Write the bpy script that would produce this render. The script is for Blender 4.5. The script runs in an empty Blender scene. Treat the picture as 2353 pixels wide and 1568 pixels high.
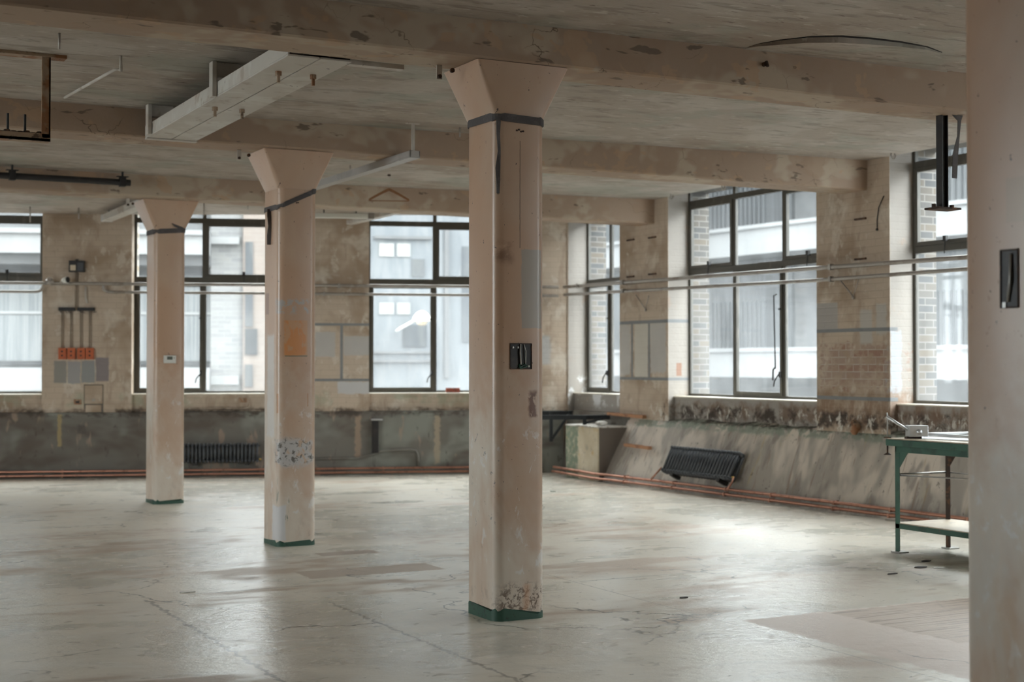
import bpy, math, random
from mathutils import Vector, Matrix
random.seed(7)
SC = bpy.context.scene
COL = SC.collection
PI = math.pi

# ---------------------------------------------------------------- camera
FPX = 3304.0
cam_d = bpy.data.cameras.new('camera')
cam = bpy.data.objects.new('camera', cam_d); COL.objects.link(cam)
cam_d.sensor_width = 36.0
cam_d.lens = FPX / 2353.0 * 36.0
cam.location = (0, 0, 1.5)
cam.rotation_euler = (math.radians(90 + 0.9363), 0, math.radians(-27.722))
cam_d.clip_start = 0.05; cam_d.clip_end = 300
cam_d.dof.use_dof = True
cam_d.dof.focus_distance = 8.5
cam_d.dof.aperture_fstop = 2.4
SC.camera = cam
# ---------------------------------------------------------------- view
SC.view_settings.view_transform = 'Standard'
SC.view_settings.look = 'None'
SC.view_settings.gamma = 1.0
SC.view_settings.use_curve_mapping = False
SC.view_settings.exposure = 4.18
SC.cycles.use_adaptive_sampling = True
SC.cycles.adaptive_threshold = 0.04
SC.cycles.max_bounces = 7
SC.cycles.diffuse_bounces = 4
SC.cycles.glossy_bounces = 3
SC.cycles.transparent_max_bounces = 12
SC.cycles.sample_clamp_indirect = 8.0
SC.cycles.caustics_reflective = False
SC.cycles.caustics_refractive = False
# ---------------------------------------------------------------- overcast daylight
W = bpy.data.worlds.new('overcast_sky'); SC.world = W; W.use_nodes = True
_n = W.node_tree; _n.nodes.clear()
_o = _n.nodes.new('ShaderNodeOutputWorld'); _b = _n.nodes.new('ShaderNodeBackground')
_t = _n.nodes.new('ShaderNodeTexCoord'); _s = _n.nodes.new('ShaderNodeSeparateXYZ'); _r = _n.nodes.new('ShaderNodeValToRGB')
_n.links.new(_t.outputs['Generated'], _s.inputs[0]); _n.links.new(_s.outputs['Z'], _r.inputs[0])
_r.color_ramp.elements[0].position = 0.0; _r.color_ramp.elements[0].color = (0.80, 0.86, 0.90, 1)
_r.color_ramp.elements[1].position = 0.6; _r.color_ramp.elements[1].color = (0.93, 0.98, 1.0, 1)
_n.links.new(_r.outputs[0], _b.inputs[0]); _b.inputs[1].default_value = 1.0
_n.links.new(_b.outputs[0], _o.inputs[0])

# ---------------------------------------------------------------- frames of reference
class Fr:
    """a wall's own axes: x along it, y outward through it, z up"""
    def __init__(s, o, rot): s.o = Vector(o); s.rot = rot; s.M = Matrix.Translation(s.o) @ Matrix.Rotation(rot, 4, 'Z')
    def w(s, x, y, z=0): return s.M @ Vector((x, y, z))
WORLD = Fr((0, 0, 0), 0)
BK = Fr((2.834, 19.791, 0), math.radians(-19.074))      # back wall
RT = Fr((10.0, 0, 0), math.radians(-90))                 # right wall, x = -Y
ZS = 3.51
def portal(fr, x0, x1, z0, z1, y):
    l = bpy.data.lights.new('window_portal', 'AREA'); l.shape = 'RECTANGLE'; l.size = x1 - x0; l.size_y = z1 - z0
    l.cycles.is_portal = True
    o = bpy.data.objects.new('window_portal', l); COL.objects.link(o)
    o.location = fr.w((x0 + x1) / 2, y, (z0 + z1) / 2)
    o.rotation_euler = (math.radians(-90), 0, fr.rot)    # shines inward (-y of the frame)

# ---------------------------------------------------------------- materials
def _new(name):
    m = bpy.data.materials.new(name); m.use_nodes = True; nt = m.node_tree; nt.nodes.clear(); return m, nt
def L(nt, a, b): nt.links.new(a, b)
def _math(nt, op, a, b=None, clamp=False):
    n = nt.nodes.new('ShaderNodeMath'); n.operation = op; n.use_clamp = clamp
    for i, v in enumerate((a, b)):
        if v is None: continue
        if hasattr(v, 'links'): L(nt, v, n.inputs[i])
        else: n.inputs[i].default_value = v
    return n.outputs[0]
def _range(nt, v, lo, hi, a=0.0, b=1.0):
    n = nt.nodes.new('ShaderNodeMapRange'); n.clamp = True; n.interpolation_type = 'SMOOTHSTEP'
    L(nt, v, n.inputs[0])
    for i, x in ((1, lo), (2, hi), (3, a), (4, b)): n.inputs[i].default_value = x
    return n.outputs[0]
def _noise(nt, co, scale, detail=4, rough=0.6, stretch=(1, 1, 1), seed=0.0, dist=0.0, rnd=None):
    mp = nt.nodes.new('ShaderNodeMapping'); mp.inputs['Scale'].default_value = stretch
    mp.inputs['Location'].default_value = (seed * 3.1, seed * 1.7, seed * 0.9)
    L(nt, co, mp.inputs[0])
    n = nt.nodes.new('ShaderNodeTexNoise')
    if rnd is not None:
        n.noise_dimensions = '4D'; L(nt, rnd, n.inputs['W'])
    n.inputs['Scale'].default_value = scale; n.inputs['Detail'].default_value = detail
    n.inputs['Roughness'].default_value = rough; n.inputs['Distortion'].default_value = dist
    L(nt, mp.outputs[0], n.inputs['Vector']); return n.outputs[0]
def _mix(nt, fac, a, b):
    n = nt.nodes.new('ShaderNodeMix'); n.data_type = 'RGBA'
    L(nt, fac, n.inputs[0])
    for i, v in ((6, a), (7, b)):
        if hasattr(v, 'links'): L(nt, v, n.inputs[i])
        else: n.inputs[i].default_value = tuple(v) + (1,)
    return n.outputs[2]
def mat(name, base, rough=0.6, layers=(), bump=(), metal=0.0, spec=0.5, per_object=False, coat=0.0):
    """layers: ('n', colour, scale, lo, hi, stretch, strength, seed) noise stain
               ('r', colour, (x0,x1),(y0,y1),(z0,z1), feather, wobble, strength) a mark with edges
               ('b', colour, wobble...) see code"""
    m, nt = _new(name)
    out = nt.nodes.new('ShaderNodeOutputMaterial'); p = nt.nodes.new('ShaderNodeBsdfPrincipled')
    L(nt, p.outputs[0], out.inputs[0])
    p.inputs['Metallic'].default_value = metal; p.inputs['Specular IOR Level'].default_value = spec
    if coat: p.inputs['Coat Weight'].default_value = coat; p.inputs['Coat Roughness'].default_value = 0.15
    tc = nt.nodes.new('ShaderNodeTexCoord').outputs['Object']
    rnd = None
    if per_object:
        oi = nt.nodes.new('ShaderNodeObjectInfo'); rnd = _math(nt, 'MULTIPLY', oi.outputs['Random'], 40.0)
    col = None; base_c = tuple(base)
    rg = None
    sep_cache = {}
    def sep(wob):
        if wob in sep_cache: return sep_cache[wob]
        co = tc
        if wob:
            nn = nt.nodes.new('ShaderNodeTexNoise'); nn.inputs['Scale'].default_value = 14.0; nn.inputs['Detail'].default_value = 3
            L(nt, tc, nn.inputs['Vector'])
            a = nt.nodes.new('ShaderNodeVectorMath'); a.operation = 'SUBTRACT'; L(nt, nn.outputs['Color'], a.inputs[0]); a.inputs[1].default_value = (.5, .5, .5)
            b = nt.nodes.new('ShaderNodeVectorMath'); b.operation = 'SCALE'; L(nt, a.outputs[0], b.inputs[0]); b.inputs['Scale'].default_value = wob
            c = nt.nodes.new('ShaderNodeVectorMath'); c.operation = 'ADD'; L(nt, tc, c.inputs[0]); L(nt, b.outputs[0], c.inputs[1]); co = c.outputs[0]
        s = nt.nodes.new('ShaderNodeSeparateXYZ'); L(nt, co, s.inputs[0]); sep_cache[wob] = s.outputs; return s.outputs
    def rectmask(rngs, fe, wob):
        mk = None
        for i, r in enumerate(rngs):
            if r is None: continue
            c, h = (r[0] + r[1]) / 2, (r[1] - r[0]) / 2
            d = _math(nt, 'ABSOLUTE', _math(nt, 'SUBTRACT', sep(wob)[i], c))
            k = _range(nt, d, h - fe, h + fe, 1.0, 0.0)
            mk = k if mk is None else _math(nt, 'MULTIPLY', mk, k)
        return mk
    cur = base_c
    for ly in layers:
        if ly[0] == 'n':
            _, c, sc, lo, hi, st, k, sd = ly[:8]
            f = _range(nt, _noise(nt, tc, sc, 3, 0.66, st, sd, 0.25, rnd), lo, hi, 0.0, k)
            r2 = ly[8] if len(ly) > 8 else None
        elif ly[0] == 'r':
            _, c, rx, ry, rz, fe, wob, k = ly[:8]
            f = _math(nt, 'MULTIPLY', rectmask((rx, ry, rz), fe, wob), k)
            r2 = ly[8] if len(ly) > 8 else None
        elif ly[0] == 'rn':       # a bounded area broken up by noise
            _, c, rx, ry, rz, fe, wob, k, sc, lo, hi, st = ly[:12]
            f = _math(nt, 'MULTIPLY', rectmask((rx, ry, rz), fe, wob), _range(nt, _noise(nt, tc, sc, 4, 0.68, st, 2.2, 0.4, rnd), lo, hi, 0.0, k))
            r2 = None
        elif ly[0] == 'brick':    # bare or painted courses; mask box optional
            _, c1, c2, mo, rx, rz, wob, k, bw, bh = ly[:10]
            s = sep(0); cb = nt.nodes.new('ShaderNodeCombineXYZ'); L(nt, s[0], cb.inputs[0]); L(nt, s[2], cb.inputs[1])
            b = nt.nodes.new('ShaderNodeTexBrick'); L(nt, cb.outputs[0], b.inputs['Vector'])
            b.inputs['Color1'].default_value = tuple(c1) + (1,); b.inputs['Color2'].default_value = tuple(c2) + (1,); b.inputs['Mortar'].default_value = tuple(mo) + (1,)
            b.inputs['Scale'].default_value = 1.0; b.inputs['Brick Width'].default_value = bw; b.inputs['Row Height'].default_value = bh
            b.inputs['Mortar Size'].default_value = 0.006; b.inputs['Mortar Smooth'].default_value = 0.3
            c = b.outputs[0]
            if rx is None:
                v = nt.nodes.new('ShaderNodeValue'); v.outputs[0].default_value = k; f = v.outputs[0]
            else:
                f = _math(nt, 'MULTIPLY', rectmask((rx, None, rz), 0.03, wob), _range(nt, _noise(nt, tc, 9.0, 6, .65, (1, 1, 1.3), 5.5), .40, .56, 0.15, k))
            r2 = None
        elif ly[0] == 'crack':
            _, c, sc, wd, st, k, sd = ly[:7]
            mp = nt.nodes.new('ShaderNodeMapping'); mp.inputs['Scale'].default_value = st; mp.inputs['Location'].default_value = (sd, sd * .7, sd * .3)
            nn = nt.nodes.new('ShaderNodeTexNoise'); nn.inputs['Scale'].default_value = 3.0; nn.inputs['Detail'].default_value = 4; L(nt, tc, nn.inputs['Vector'])
            a = nt.nodes.new('ShaderNodeVectorMath'); a.operation = 'SCALE'; L(nt, nn.outputs['Color'], a.inputs[0]); a.inputs['Scale'].default_value = 0.55
            b = nt.nodes.new('ShaderNodeVectorMath'); b.operation = 'ADD'; L(nt, tc, b.inputs[0]); L(nt, a.outputs[0], b.inputs[1]); L(nt, b.outputs[0], mp.inputs[0])
            v = nt.nodes.new('ShaderNodeTexVoronoi'); v.feature = 'DISTANCE_TO_EDGE'; v.inputs['Scale'].default_value = sc; L(nt, mp.outputs[0], v.inputs['Vector'])
            f = _math(nt, 'MULTIPLY', _range(nt, v.outputs['Distance'], 0.0, wd, k, 0.0), _range(nt, _noise(nt, tc, 1.3, 3, .6, (1, 1, 1), sd + 4), .48, .60))
            r2 = None
        cur = _mix(nt, f, cur, c)
        if r2 is not None:
            n = nt.nodes.new('ShaderNodeMix'); n.data_type = 'FLOAT'; L(nt, f, n.inputs[0])
            if rg is None: n.inputs[2].default_value = rough
            else: L(nt, rg, n.inputs[2])
            n.inputs[3].default_value = r2; rg = n.outputs[0]
    if hasattr(cur, 'links'): L(nt, cur, p.inputs['Base Color'])
    else: p.inputs['Base Color'].default_value = cur + (1,)
    if rg is None: p.inputs['Roughness'].default_value = rough
    else: L(nt, rg, p.inputs['Roughness'])
    nrm = None
    for bp in bump:              # (scale, strength, distance, stretch) or ('brick', strength, bw, bh)
        bn = nt.nodes.new('ShaderNodeBump')
        if bp[0] == 'brick':
            s = sep(0); cb = nt.nodes.new('ShaderNodeCombineXYZ'); L(nt, s[0], cb.inputs[0]); L(nt, s[2], cb.inputs[1])
            b = nt.nodes.new('ShaderNodeTexBrick'); L(nt, cb.outputs[0], b.inputs['Vector']); b.inputs['Scale'].default_value = 1.0
            b.inputs['Color1'].default_value = (1, 1, 1, 1); b.inputs['Color2'].default_value = (.85, .85, .85, 1); b.inputs['Mortar'].default_value = (0, 0, 0, 1)
            b.inputs['Brick Width'].default_value = bp[2]; b.inputs['Row Height'].default_value = bp[3]; b.inputs['Mortar Size'].default_value = 0.008; b.inputs['Mortar Smooth'].default_value = 0.6
            L(nt, b.outputs[0], bn.inputs['Height']); bn.inputs['Strength'].default_value = bp[1]; bn.inputs['Distance'].default_value = 0.006
        else:
            h = _noise(nt, tc, bp[0], 3, .68, bp[3], 1.1, 0.0, rnd)
            L(nt, h, bn.inputs['Height']); bn.inputs['Strength'].default_value = bp[1]; bn.inputs['Distance'].default_value = bp[2]
        if nrm is not None: L(nt, nrm, bn.inputs['Normal'])
        nrm = bn.outputs[0]
    if nrm is not None: L(nt, nrm, p.inputs['Normal'])
    return m
def glass_mat(name, tint, dirt, seed, low=1.1, high=3.4):
    m, nt = _new(name)
    out = nt.nodes.new('ShaderNodeOutputMaterial')
    tr = nt.nodes.new('ShaderNodeBsdfTransparent'); tr.inputs[0].default_value = tuple(tint) + (1,)
    gl = nt.nodes.new('ShaderNodeBsdfGlossy'); gl.inputs['Roughness'].default_value = 0.03
    fr = nt.nodes.new('ShaderNodeFresnel'); fr.inputs[0].default_value = 1.45
    gm = nt.nodes.new('ShaderNodeNewGeometry'); fk = _math(nt, 'MULTIPLY', fr.outputs[0], _math(nt, 'SUBTRACT', 1.0, gm.outputs['Backfacing']))
    m1 = nt.nodes.new('ShaderNodeMixShader'); L(nt, fk, m1.inputs[0]); L(nt, tr.outputs[0], m1.inputs[1]); L(nt, gl.outputs[0], m1.inputs[2])
    tl = nt.nodes.new('ShaderNodeBsdfTranslucent'); tl.inputs[0].default_value = (.8, .82, .83, 1)
    tc = nt.nodes.new('ShaderNodeTexCoord').outputs['Object']
    n1 = _noise(nt, tc, 2.2, 6, .6, (1, 1, .45), seed); s = nt.nodes.new('ShaderNodeSeparateXYZ'); L(nt, tc, s.inputs[0])
    g = _range(nt, s.outputs[2], low, high, dirt * 1.9, dirt * .55)
    f = _math(nt, 'MULTIPLY', g, _range(nt, n1, .3, .7, .55, 1.3), True)
    m2 = nt.nodes.new('ShaderNodeMixShader'); L(nt, f, m2.inputs[0]); L(nt, m1.outputs[0], m2.inputs[1]); L(nt, tl.outputs[0], m2.inputs[2])
    L(nt, m2.outputs[0], out.inputs[0]); return m

# ---------------------------------------------------------------- mesh builder
class MB:
    def __init__(s): s.v = []; s.f = []
    def add(s, vs, fs):
        b = len(s.v); s.v += [tuple(v) for v in vs]; s.f += [tuple(b + i for i in f) for f in fs]; return s
    def box(s, x0, x1, y0, y1, z0, z1):
        return s.add([(x0,y0,z0),(x1,y0,z0),(x1,y1,z0),(x0,y1,z0),(x0,y0,z1),(x1,y0,z1),(x1,y1,z1),(x0,y1,z1)],
                     [(0,3,2,1),(4,5,6,7),(0,1,5,4),(1,2,6,5),(2,3,7,6),(3,0,4,7)])
    def prism(s, pts, z0, z1):
        n = len(pts); vs = [(x, y, z0) for x, y in pts] + [(x, y, z1) for x, y in pts]
        return s.add(vs, [tuple(range(n))[::-1], tuple(range(n, 2 * n))] + [(i, (i + 1) % n, n + (i + 1) % n, n + i) for i in range(n)])
    def sweep_poly(s, pts, x0, x1):      # pts (y,z) profile carried along x
        n = len(pts); vs = [(x0, y, z) for y, z in pts] + [(x1, y, z) for y, z in pts]
        return s.add(vs, [tuple(range(n)), tuple(range(n, 2 * n))[::-1]] + [(i, n + i, n + (i + 1) % n, (i + 1) % n) for i in range(n)])
    def loft(s, rings, cap=True):
        n = len(rings[0]); b = len(s.v)
        for r in rings: s.v += [tuple(p) for p in r]
        for k in range(len(rings) - 1):
            for i in range(n):
                a = b + k * n + i; c = b + k * n + (i + 1) % n
                s.f.append((a, c, c + n, a + n))
        if cap:
            s.f.append(tuple(b + i for i in range(n))[::-1]); s.f.append(tuple(b + (len(rings) - 1) * n + i for i in range(n)))
        return s
    def tube(s, pts, r, seg=10, cap=True):
        P = [Vector(p) for p in pts]; rings = []; up = None
        for i, p in enumerate(P):
            a = (P[i] - P[i - 1]).normalized() if i else None
            b = (P[i + 1] - P[i]).normalized() if i < len(P) - 1 else None
            t = (a + b).normalized() if a and b else (a or b)
            if up is None:
                up = Vector((0, 0, 1)) if abs(t.z) < .9 else Vector((1, 0, 0))
            sx = t.cross(up).normalized(); up = sx.cross(t).normalized()
            k = r[i] if isinstance(r, (list, tuple)) else r
            mm = 1.0
            if a and b: mm = 1 / max(.5, math.cos(a.angle(b) / 2))
            rings.append([p + (sx * math.cos(2 * PI * j / seg) + up * math.sin(2 * PI * j / seg)) * k * (1 if mm == 1 else mm ** .5) for j in range(seg)])
        return s.loft(rings, cap)
    def bar(s, a, b, w, h):              # rectangular bar between two points
        a = Vector(a); b = Vector(b); t = (b - a).normalized()
        up = Vector((0, 0, 1)) if abs(t.z) < .95 else Vector((0, 1, 0))
        sx = t.cross(up).normalized(); uz = sx.cross(t).normalized()
        q = [(-w / 2, -h / 2), (w / 2, -h / 2), (w / 2, h / 2), (-w / 2, h / 2)]
        return s.loft([[p + sx * u + uz * v for u, v in q] for p in (a, b)])
    def ball(s, c, rx, ry, rz, nu=12, nv=8):
        rings = []
        for j in range(1, nv):
            th = PI * j / nv
            rings.append([(c[0] + rx * math.sin(th) * math.cos(2*PI*i/nu), c[1] + ry * math.sin(th) * math.sin(2*PI*i/nu), c[2] - rz * math.cos(th)) for i in range(nu)])
        return s.loft(rings)
    def build(s, name, m, parent=None, fr=None, loc=(0, 0, 0), smooth=False, bevel=0.0, seg=2, autosm=False):
        me = bpy.data.meshes.new(name); me.from_pydata(s.v, [], s.f); me.validate(); me.update()
        import bmesh
        bm = bmesh.new(); bm.from_mesh(me); bmesh.ops.recalc_face_normals(bm, faces=bm.faces); bm.to_mesh(me); bm.free()
        me.materials.append(m)
        if smooth:
            for p in me.polygons: p.use_smooth = True
        o = bpy.data.objects.new(name, me); COL.objects.link(o)
        if parent is not None: o.parent = parent
        if fr is not None:
            o.location = fr.w(*loc); o.rotation_euler = (0, 0, fr.rot)
        elif parent is not None or loc != (0, 0, 0): o.location = loc
        if bevel:
            b = o.modifiers.new('edge', 'BEVEL'); b.width = bevel; b.segments = seg; b.limit_method = 'ANGLE'; b.angle_limit = math.radians(40)
        if autosm:
            for p in me.polygons: p.use_smooth = True
            try: me.set_sharp_from_angle(angle=math.radians(38))
            except Exception: pass
        return o
def tag(o, label, cat, group=None):
    o['label'] = label; o['category'] = cat
    if group: o['group'] = group
    return o
def structure(o): o['kind'] = 'structure'; return o
def thing(name, label, cat, fr=WORLD, loc=(0, 0, 0), group=None, rot=0.0):
    o = bpy.data.objects.new(name, None); COL.objects.link(o); o.empty_display_size = .1
    o.location = fr.w(*loc); o.rotation_euler = (0, 0, fr.rot + rot); return tag(o, label, cat, group)
def copy_tree(o, parent=None):
    c = o.copy(); COL.objects.link(c)
    if parent is not None: c.parent = parent
    for ch in list(o.children): copy_tree(ch, c)
    return c

# ---------------------------------------------------------------- palette
CREAM = (0.49, 0.395, 0.31)
def cream_layers(extra=()):
    return [('brick', (.51, .41, .32), (.46, .37, .29), (.40, .32, .245), None, None, 0, .45, .225, .075),
            ('n', (.30, .21, .14), 1.1, .47, .66, (1, 1, 1.1), .75, 1), ('n', (.34, .25, .18), 4.5, .52, .64, (1, 1, .4), .55, 19), ('n', (.60, .53, .45), 6, .58, .66, (1, 1, .7), .6, 27),
            ('n', (.70, .64, .55), 2.3, .55, .70, (1, 1, 1), .5, 3),
            ('n', (.30, .22, .16), 7.0, .60, .74, (1, 1, .5), .55, 6),
            ('n', (.12, .08, .06), 26.0, .70, .76, (1, 1, 1), .7, 9)] + list(extra)
M = {}
TAPE_C = (.20, .205, .21); SW = (.44, .42, .40)
M['wall_back'] = mat('painted_brick_back', CREAM, .75, cream_layers([
    ('r', (.27, .255, .23), (.665, .822), None, (1.258, 1.55), .008, .03, 1), ('r', (.33, .315, .31), (.840, 1.003), None, (1.25, 1.54), .008, .03, 1),
    ('r', (.27, .27, .265), (1.018, 1.186), None, (1.26, 1.55), .008, .03, 1), ('r', (.24, .205, .205), (1.199, 1.369), None, (1.28, 1.592), .008, .03, 1),
    ('r', SW, (4.086, 4.351), None, (1.606, 1.943), .01, .03, .9), ('r', SW, (4.468, 4.82), None, (1.625, 1.885), .01, .03, .9), ('r', (.50, .49, .49), (4.387, 4.83), None, (1.103, 1.263), .01, .05, .95),
    ('rn', (.075, .05, .035), (-9, 9), None, (.82, .905), .03, .10, .85, 6, .42, .60, (.6, 1, 1)),
    ('rn', (.30, .33, .24), (-9, 9), None, (.95, 1.12), .06, .1, .5, 3, .5, .65, (1, 1, 1)),
    ('r', (.42, .43, .44), (7.15, 7.32), None, (1.5, 1.9), .03, .06, .7)]), [('brick', .3, .225, .075), (12, .35, .008, (1, 1, 1))], spec=.35)
M['wall_right'] = mat('painted_brick_right', CREAM, .75, cream_layers([
    ('r', (.33, .305, .28), None, (.004, .40), None, .002, 0, .9), ('n', (.40, .29, .22), 3.2, .60, .70, (1, 1, 1), .5, 17),
    ('brick', (.27, .135, .10), (.34, .25, .205), (.50, .44, .38), (-11.98, -10.95), (1.26, 1.70), .35, .8, .225, .075),
    ('r', (.38, .35, .325), (-12.06, -11.713), None, (1.864, 2.149), .006, .01, 1), ('r', (.45, .42, .385), (-11.37, -11.19), None, (1.71, 2.06), .02, .06, .95),
    ('r', (.45, .42, .385), (-11.13, -10.98), None, (1.80, 2.11), .02, .06, .95), ('r', (.38, .39, .41), (-11.0, -10.8), (.01, .15), (1.22, 1.84), .01, .08, .95),
    ('r', (.47, .45, .43), (-15.98, -15.74), None, (1.36, 2.02), .02, .08, .9), ('r', (.55, .52, .46), (-15.64, -15.33), None, (1.34, 2.02), .01, .03, .9), ('r', (.47, .45, .43), (-15.27, -14.92), None, (1.40, 2.02), .02, .08, .9),
    ('r', (.30, .17, .12), (-14.9, -14.4), (.12, .2), (1.36, 1.52), .006, .02, .9),
    ('rn', (.70, .70, .71), (-17.4, -15.9), None, (.95, 1.35), .08, .2, .9, 4, .5, .58, (1, 1, 1)),
    ('rn', (.22, .13, .08), (-12.1, 4), None, (.90, 1.22), .07, .2, .7, 7, .42, .6, (1, 1, .35)),
    ('rn', (.16, .095, .06), (-15.0, 4), None, (.86, 1.05), .05, .15, .8, 3, .38, .60, (1, 1, 1)), ('rn', (.05, .036, .027), (-15.0, 4), None, (.84, 1.0), .035, .14, .95, 5.5, .42, .58, (.8, 1, .7)),
    ('rn', (.60, .56, .50), (-15.3, 4), None, (.78, 1.0), .05, .14, .9, 12, .53, .62, (1, 1, .6))]), [('brick', .3, .225, .075), (11, .5, .010, (1, 1, 1))], spec=.4)
GREY = (.215, .205, .185)
M['plinth_back'] = mat('worn_grey_plinth', (.165, .15, .13), .7, [
    ('n', (.25, .255, .225), 1.0, .47, .60, (1, 1, 1), .8, 11), ('n', (.10, .075, .06), 1.5, .48, .66, (.6, 1, 1.2), .75, 12),
    ('n', (.34, .25, .19), 2.6, .60, .68, (1.6, 1, .6), .7, 13), ('n', (.07, .05, .04), 9, .62, .72, (1, 1, .5), .6, 14),
    ('r', (.40, .30, .14), (.72, .77), None, (.42, .84), .01, .04, .7), ('r', (.40, .32, .23), (5.70, 5.78), None, (.15, .80), .015, .08, .7),
    ('r', (.38, .27, .19), (4.62, 4.70), None, (.25, .80), .015, .08, .6), ('r', (.09, .08, .07), (.98, 1.08), None, (.58, .70), .02, .05, .8),
    ('rn', (.06, .045, .035), (-9, 9), None, (.80, .9), .03, .1, .85, 6, .42, .6, (.6, 1, 1))], [(14, .4, .006, (1, 1, 1)), (60, .2, .002, (1, 1, 1))], spec=.35)
M['plinth_right'] = mat('worn_grey_batter', (.36, .32, .28), .6, [
    ('n', (.64, .56, .48), 1.4, .44, .56, (1.2, .6, .6), .9, 21), ('n', (.24, .205, .18), 1.7, .52, .62, (1.8, .7, .7), .75, 22),
    ('n', (.42, .33, .18), 1.8, .62, .72, (2.5, .6, .6), .6, 23), ('n', (.46, .41, .36), 4, .54, .66, (2, .8, .8), .6, 24),
    ('n', (.10, .075, .06), 10, .63, .72, (1.5, 1, 1), .7, 25), ('n', (.24, .15, .10), 5, .60, .70, (4, .4, .4), .6, 26),
    ('rn', (.20, .24, .19), (-15.6, -9), None, (.72, .84), .02, .05, .8, 4, .42, .5, (1, 1, 1)),
    ('rn', (.04, .03, .022), (-15.2, 4), None, (.79, .9), .03, .1, .9, 9, .42, .55, (1, 1, 1))], [(10, .45, .008, (2, 1, 1)), (50, .2, .002, (1, 1, 1))], spec=.4)
M['sill'] = mat('sill_paint', (.72, .66, .56), .5, [('n', (.45, .36, .27), 5, .55, .7, (1, 1, 1), .6, 4)])
M['brick_out'] = mat('outer_stock_brick', (.30, .24, .17), .85, [('brick', (.42, .32, .20), (.22, .20, .18), (.50, .45, .38), None, None, 0, 1, .225, .075)], [('brick', .7, .225, .075)])
# the jamb faces of the outer brick run along the wall's own y
M['slab'] = mat('flaking_ceiling_paint', (.41, .355, .305), .75, [
    ('n', (.50, .455, .41), 1.4, .46, .60, (1, 1, 1), .7, 31), ('n', (.33, .265, .215), 1.1, .52, .66, (.7, 1.2, 1), .7, 32),
    ('n', (.25, .21, .175), 5.5, .54, .64, (.45, 2.0, 1), .6, 33), ('n', (.14, .10, .08), 11, .64, .70, (.45, 2.2, 1), .75, 34),
    ('n', (.64, .61, .56), 8, .60, .68, (.6, 1.8, 1), .5, 35), ('n', (.30, .335, .29), 1.0, .50, .62, (1, 1, 1), .35, 37)], [(6, .7, .03, (.45, 2.2, 1)), (22, .5, .01, (.5, 1.9, 1))], spec=.3)
M['beam'] = mat('flaking_beam_paint', (.37, .27, .20), .7, [
    ('n', (.48, .40, .31), 1.6, .50, .58, (.8, 1, 1), .7, 41), ('n', (.36, .25, .175), 2.4, .54, .62, (.7, 1, 1), .6, 42),
    ('n', (.46, .31, .20), 4.5, .60, .64, (.8, 1, 1), .6, 43), ('n', (.12, .085, .065), 7, .63, .68, (.5, 1, 1.6), .75, 44),
    ('crack', (.10, .07, .05), 1.3, .007, (.8, 1, 1.8), .8, 8)], [(7, .35, .01, (1, 1, 1)), (30, .3, .004, (.7, 1, 1))], spec=.35)
M['floor'] = mat('worn_painted_floor', (.58, .54, .465), .27, [
    ('n', (.75, .69, .59), .55, .42, .60, (1, 1, 1), .85, 51, .30), ('n', (.40, .29, .21), .8, .55, .66, (.7, 1.5, 1), .75, 52, .5),
    ('n', (.40, .40, .345), 1.3, .52, .70, (.7, 1.3, 1), .5, 53, .22), ('n', (.74, .71, .64), 2.6, .54, .66, (.8, 1.4, 1), .5, 54),
    ('n', (.28, .23, .18), 6.0, .60, .70, (.8, 1.3, 1), .5, 55, .5), ('n', (.09, .08, .07), 15, .68, .73, (.7, 1.3, 1), .75, 56, .6),
    ('r', (.40, .31, .245), (3.45, 4.48), (9.58, 9.95), None, .01, .06, .75, .55), ('r', (.28, .20, .15), (3.93, 4.42), (10.66, 10.86), None, .008, .03, .75, .5),
    ('r', (.54, .43, .36), (5.12, 8.8), (3.6, 6.85), None, .02, .10, .85, .5),
    ('r', (.40, .30, .22), (5.75, 8.8), (5.75, 6.83), None, .02, .12, .75, .5), ('rn', (.26, .19, .135), (5.75, 8.8), (5.75, 6.83), None, .02, .06, .8, 6, .50, .60, (.25, 5, 1)),
    ('rn', (.52, .44, .37), (5.2, 7.2), (7.4, 8.0), None, .05, .3, .6, 4, .45, .6, (1, 1, 1)),
    ('rn', (.42, .30, .23), (1.9, 3.7), (12.6, 13.2), None, .05, .2, .6, 5, .42, .6, (.7, 2, 1)),
    ('rn', (.42, .30, .22), (4.9, 7.8), (11.0, 11.9), None, .08, .3, .6, 5, .42, .6, (.7, 2, 1)),
    ('r', (.07, .06, .05), (5.05, 6.75), (8.592, 8.604), None, .003, .012, .85), ('r', (.22, .19, .16), (5.0, 5.012), (4.5, 9.0), None, .004, .03, .6),
    ('r', (.10, .085, .07), (2.20, 2.225), (5.5, 9.2), None, .006, .09, .7), ('r', (.10, .085, .07), (2.5, 3.3), (9.30, 9.315), None, .005, .05, .7), ('r', (.14, .12, .10), (3.2, 3.22), (4.5, 8.6), None, .006, .09, .6),
    ('crack', (.09, .08, .065), .55, .010, (1, 1, 1), .85, 5)],
    [(2.2, .25, .012, (1, 1, 1)), (14, .42, .008, (.8, 1.2, 1)), (50, .3, .003, (1, 1, 1))], spec=.42)
COLPAINT = (.50, .325, .22)
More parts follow.
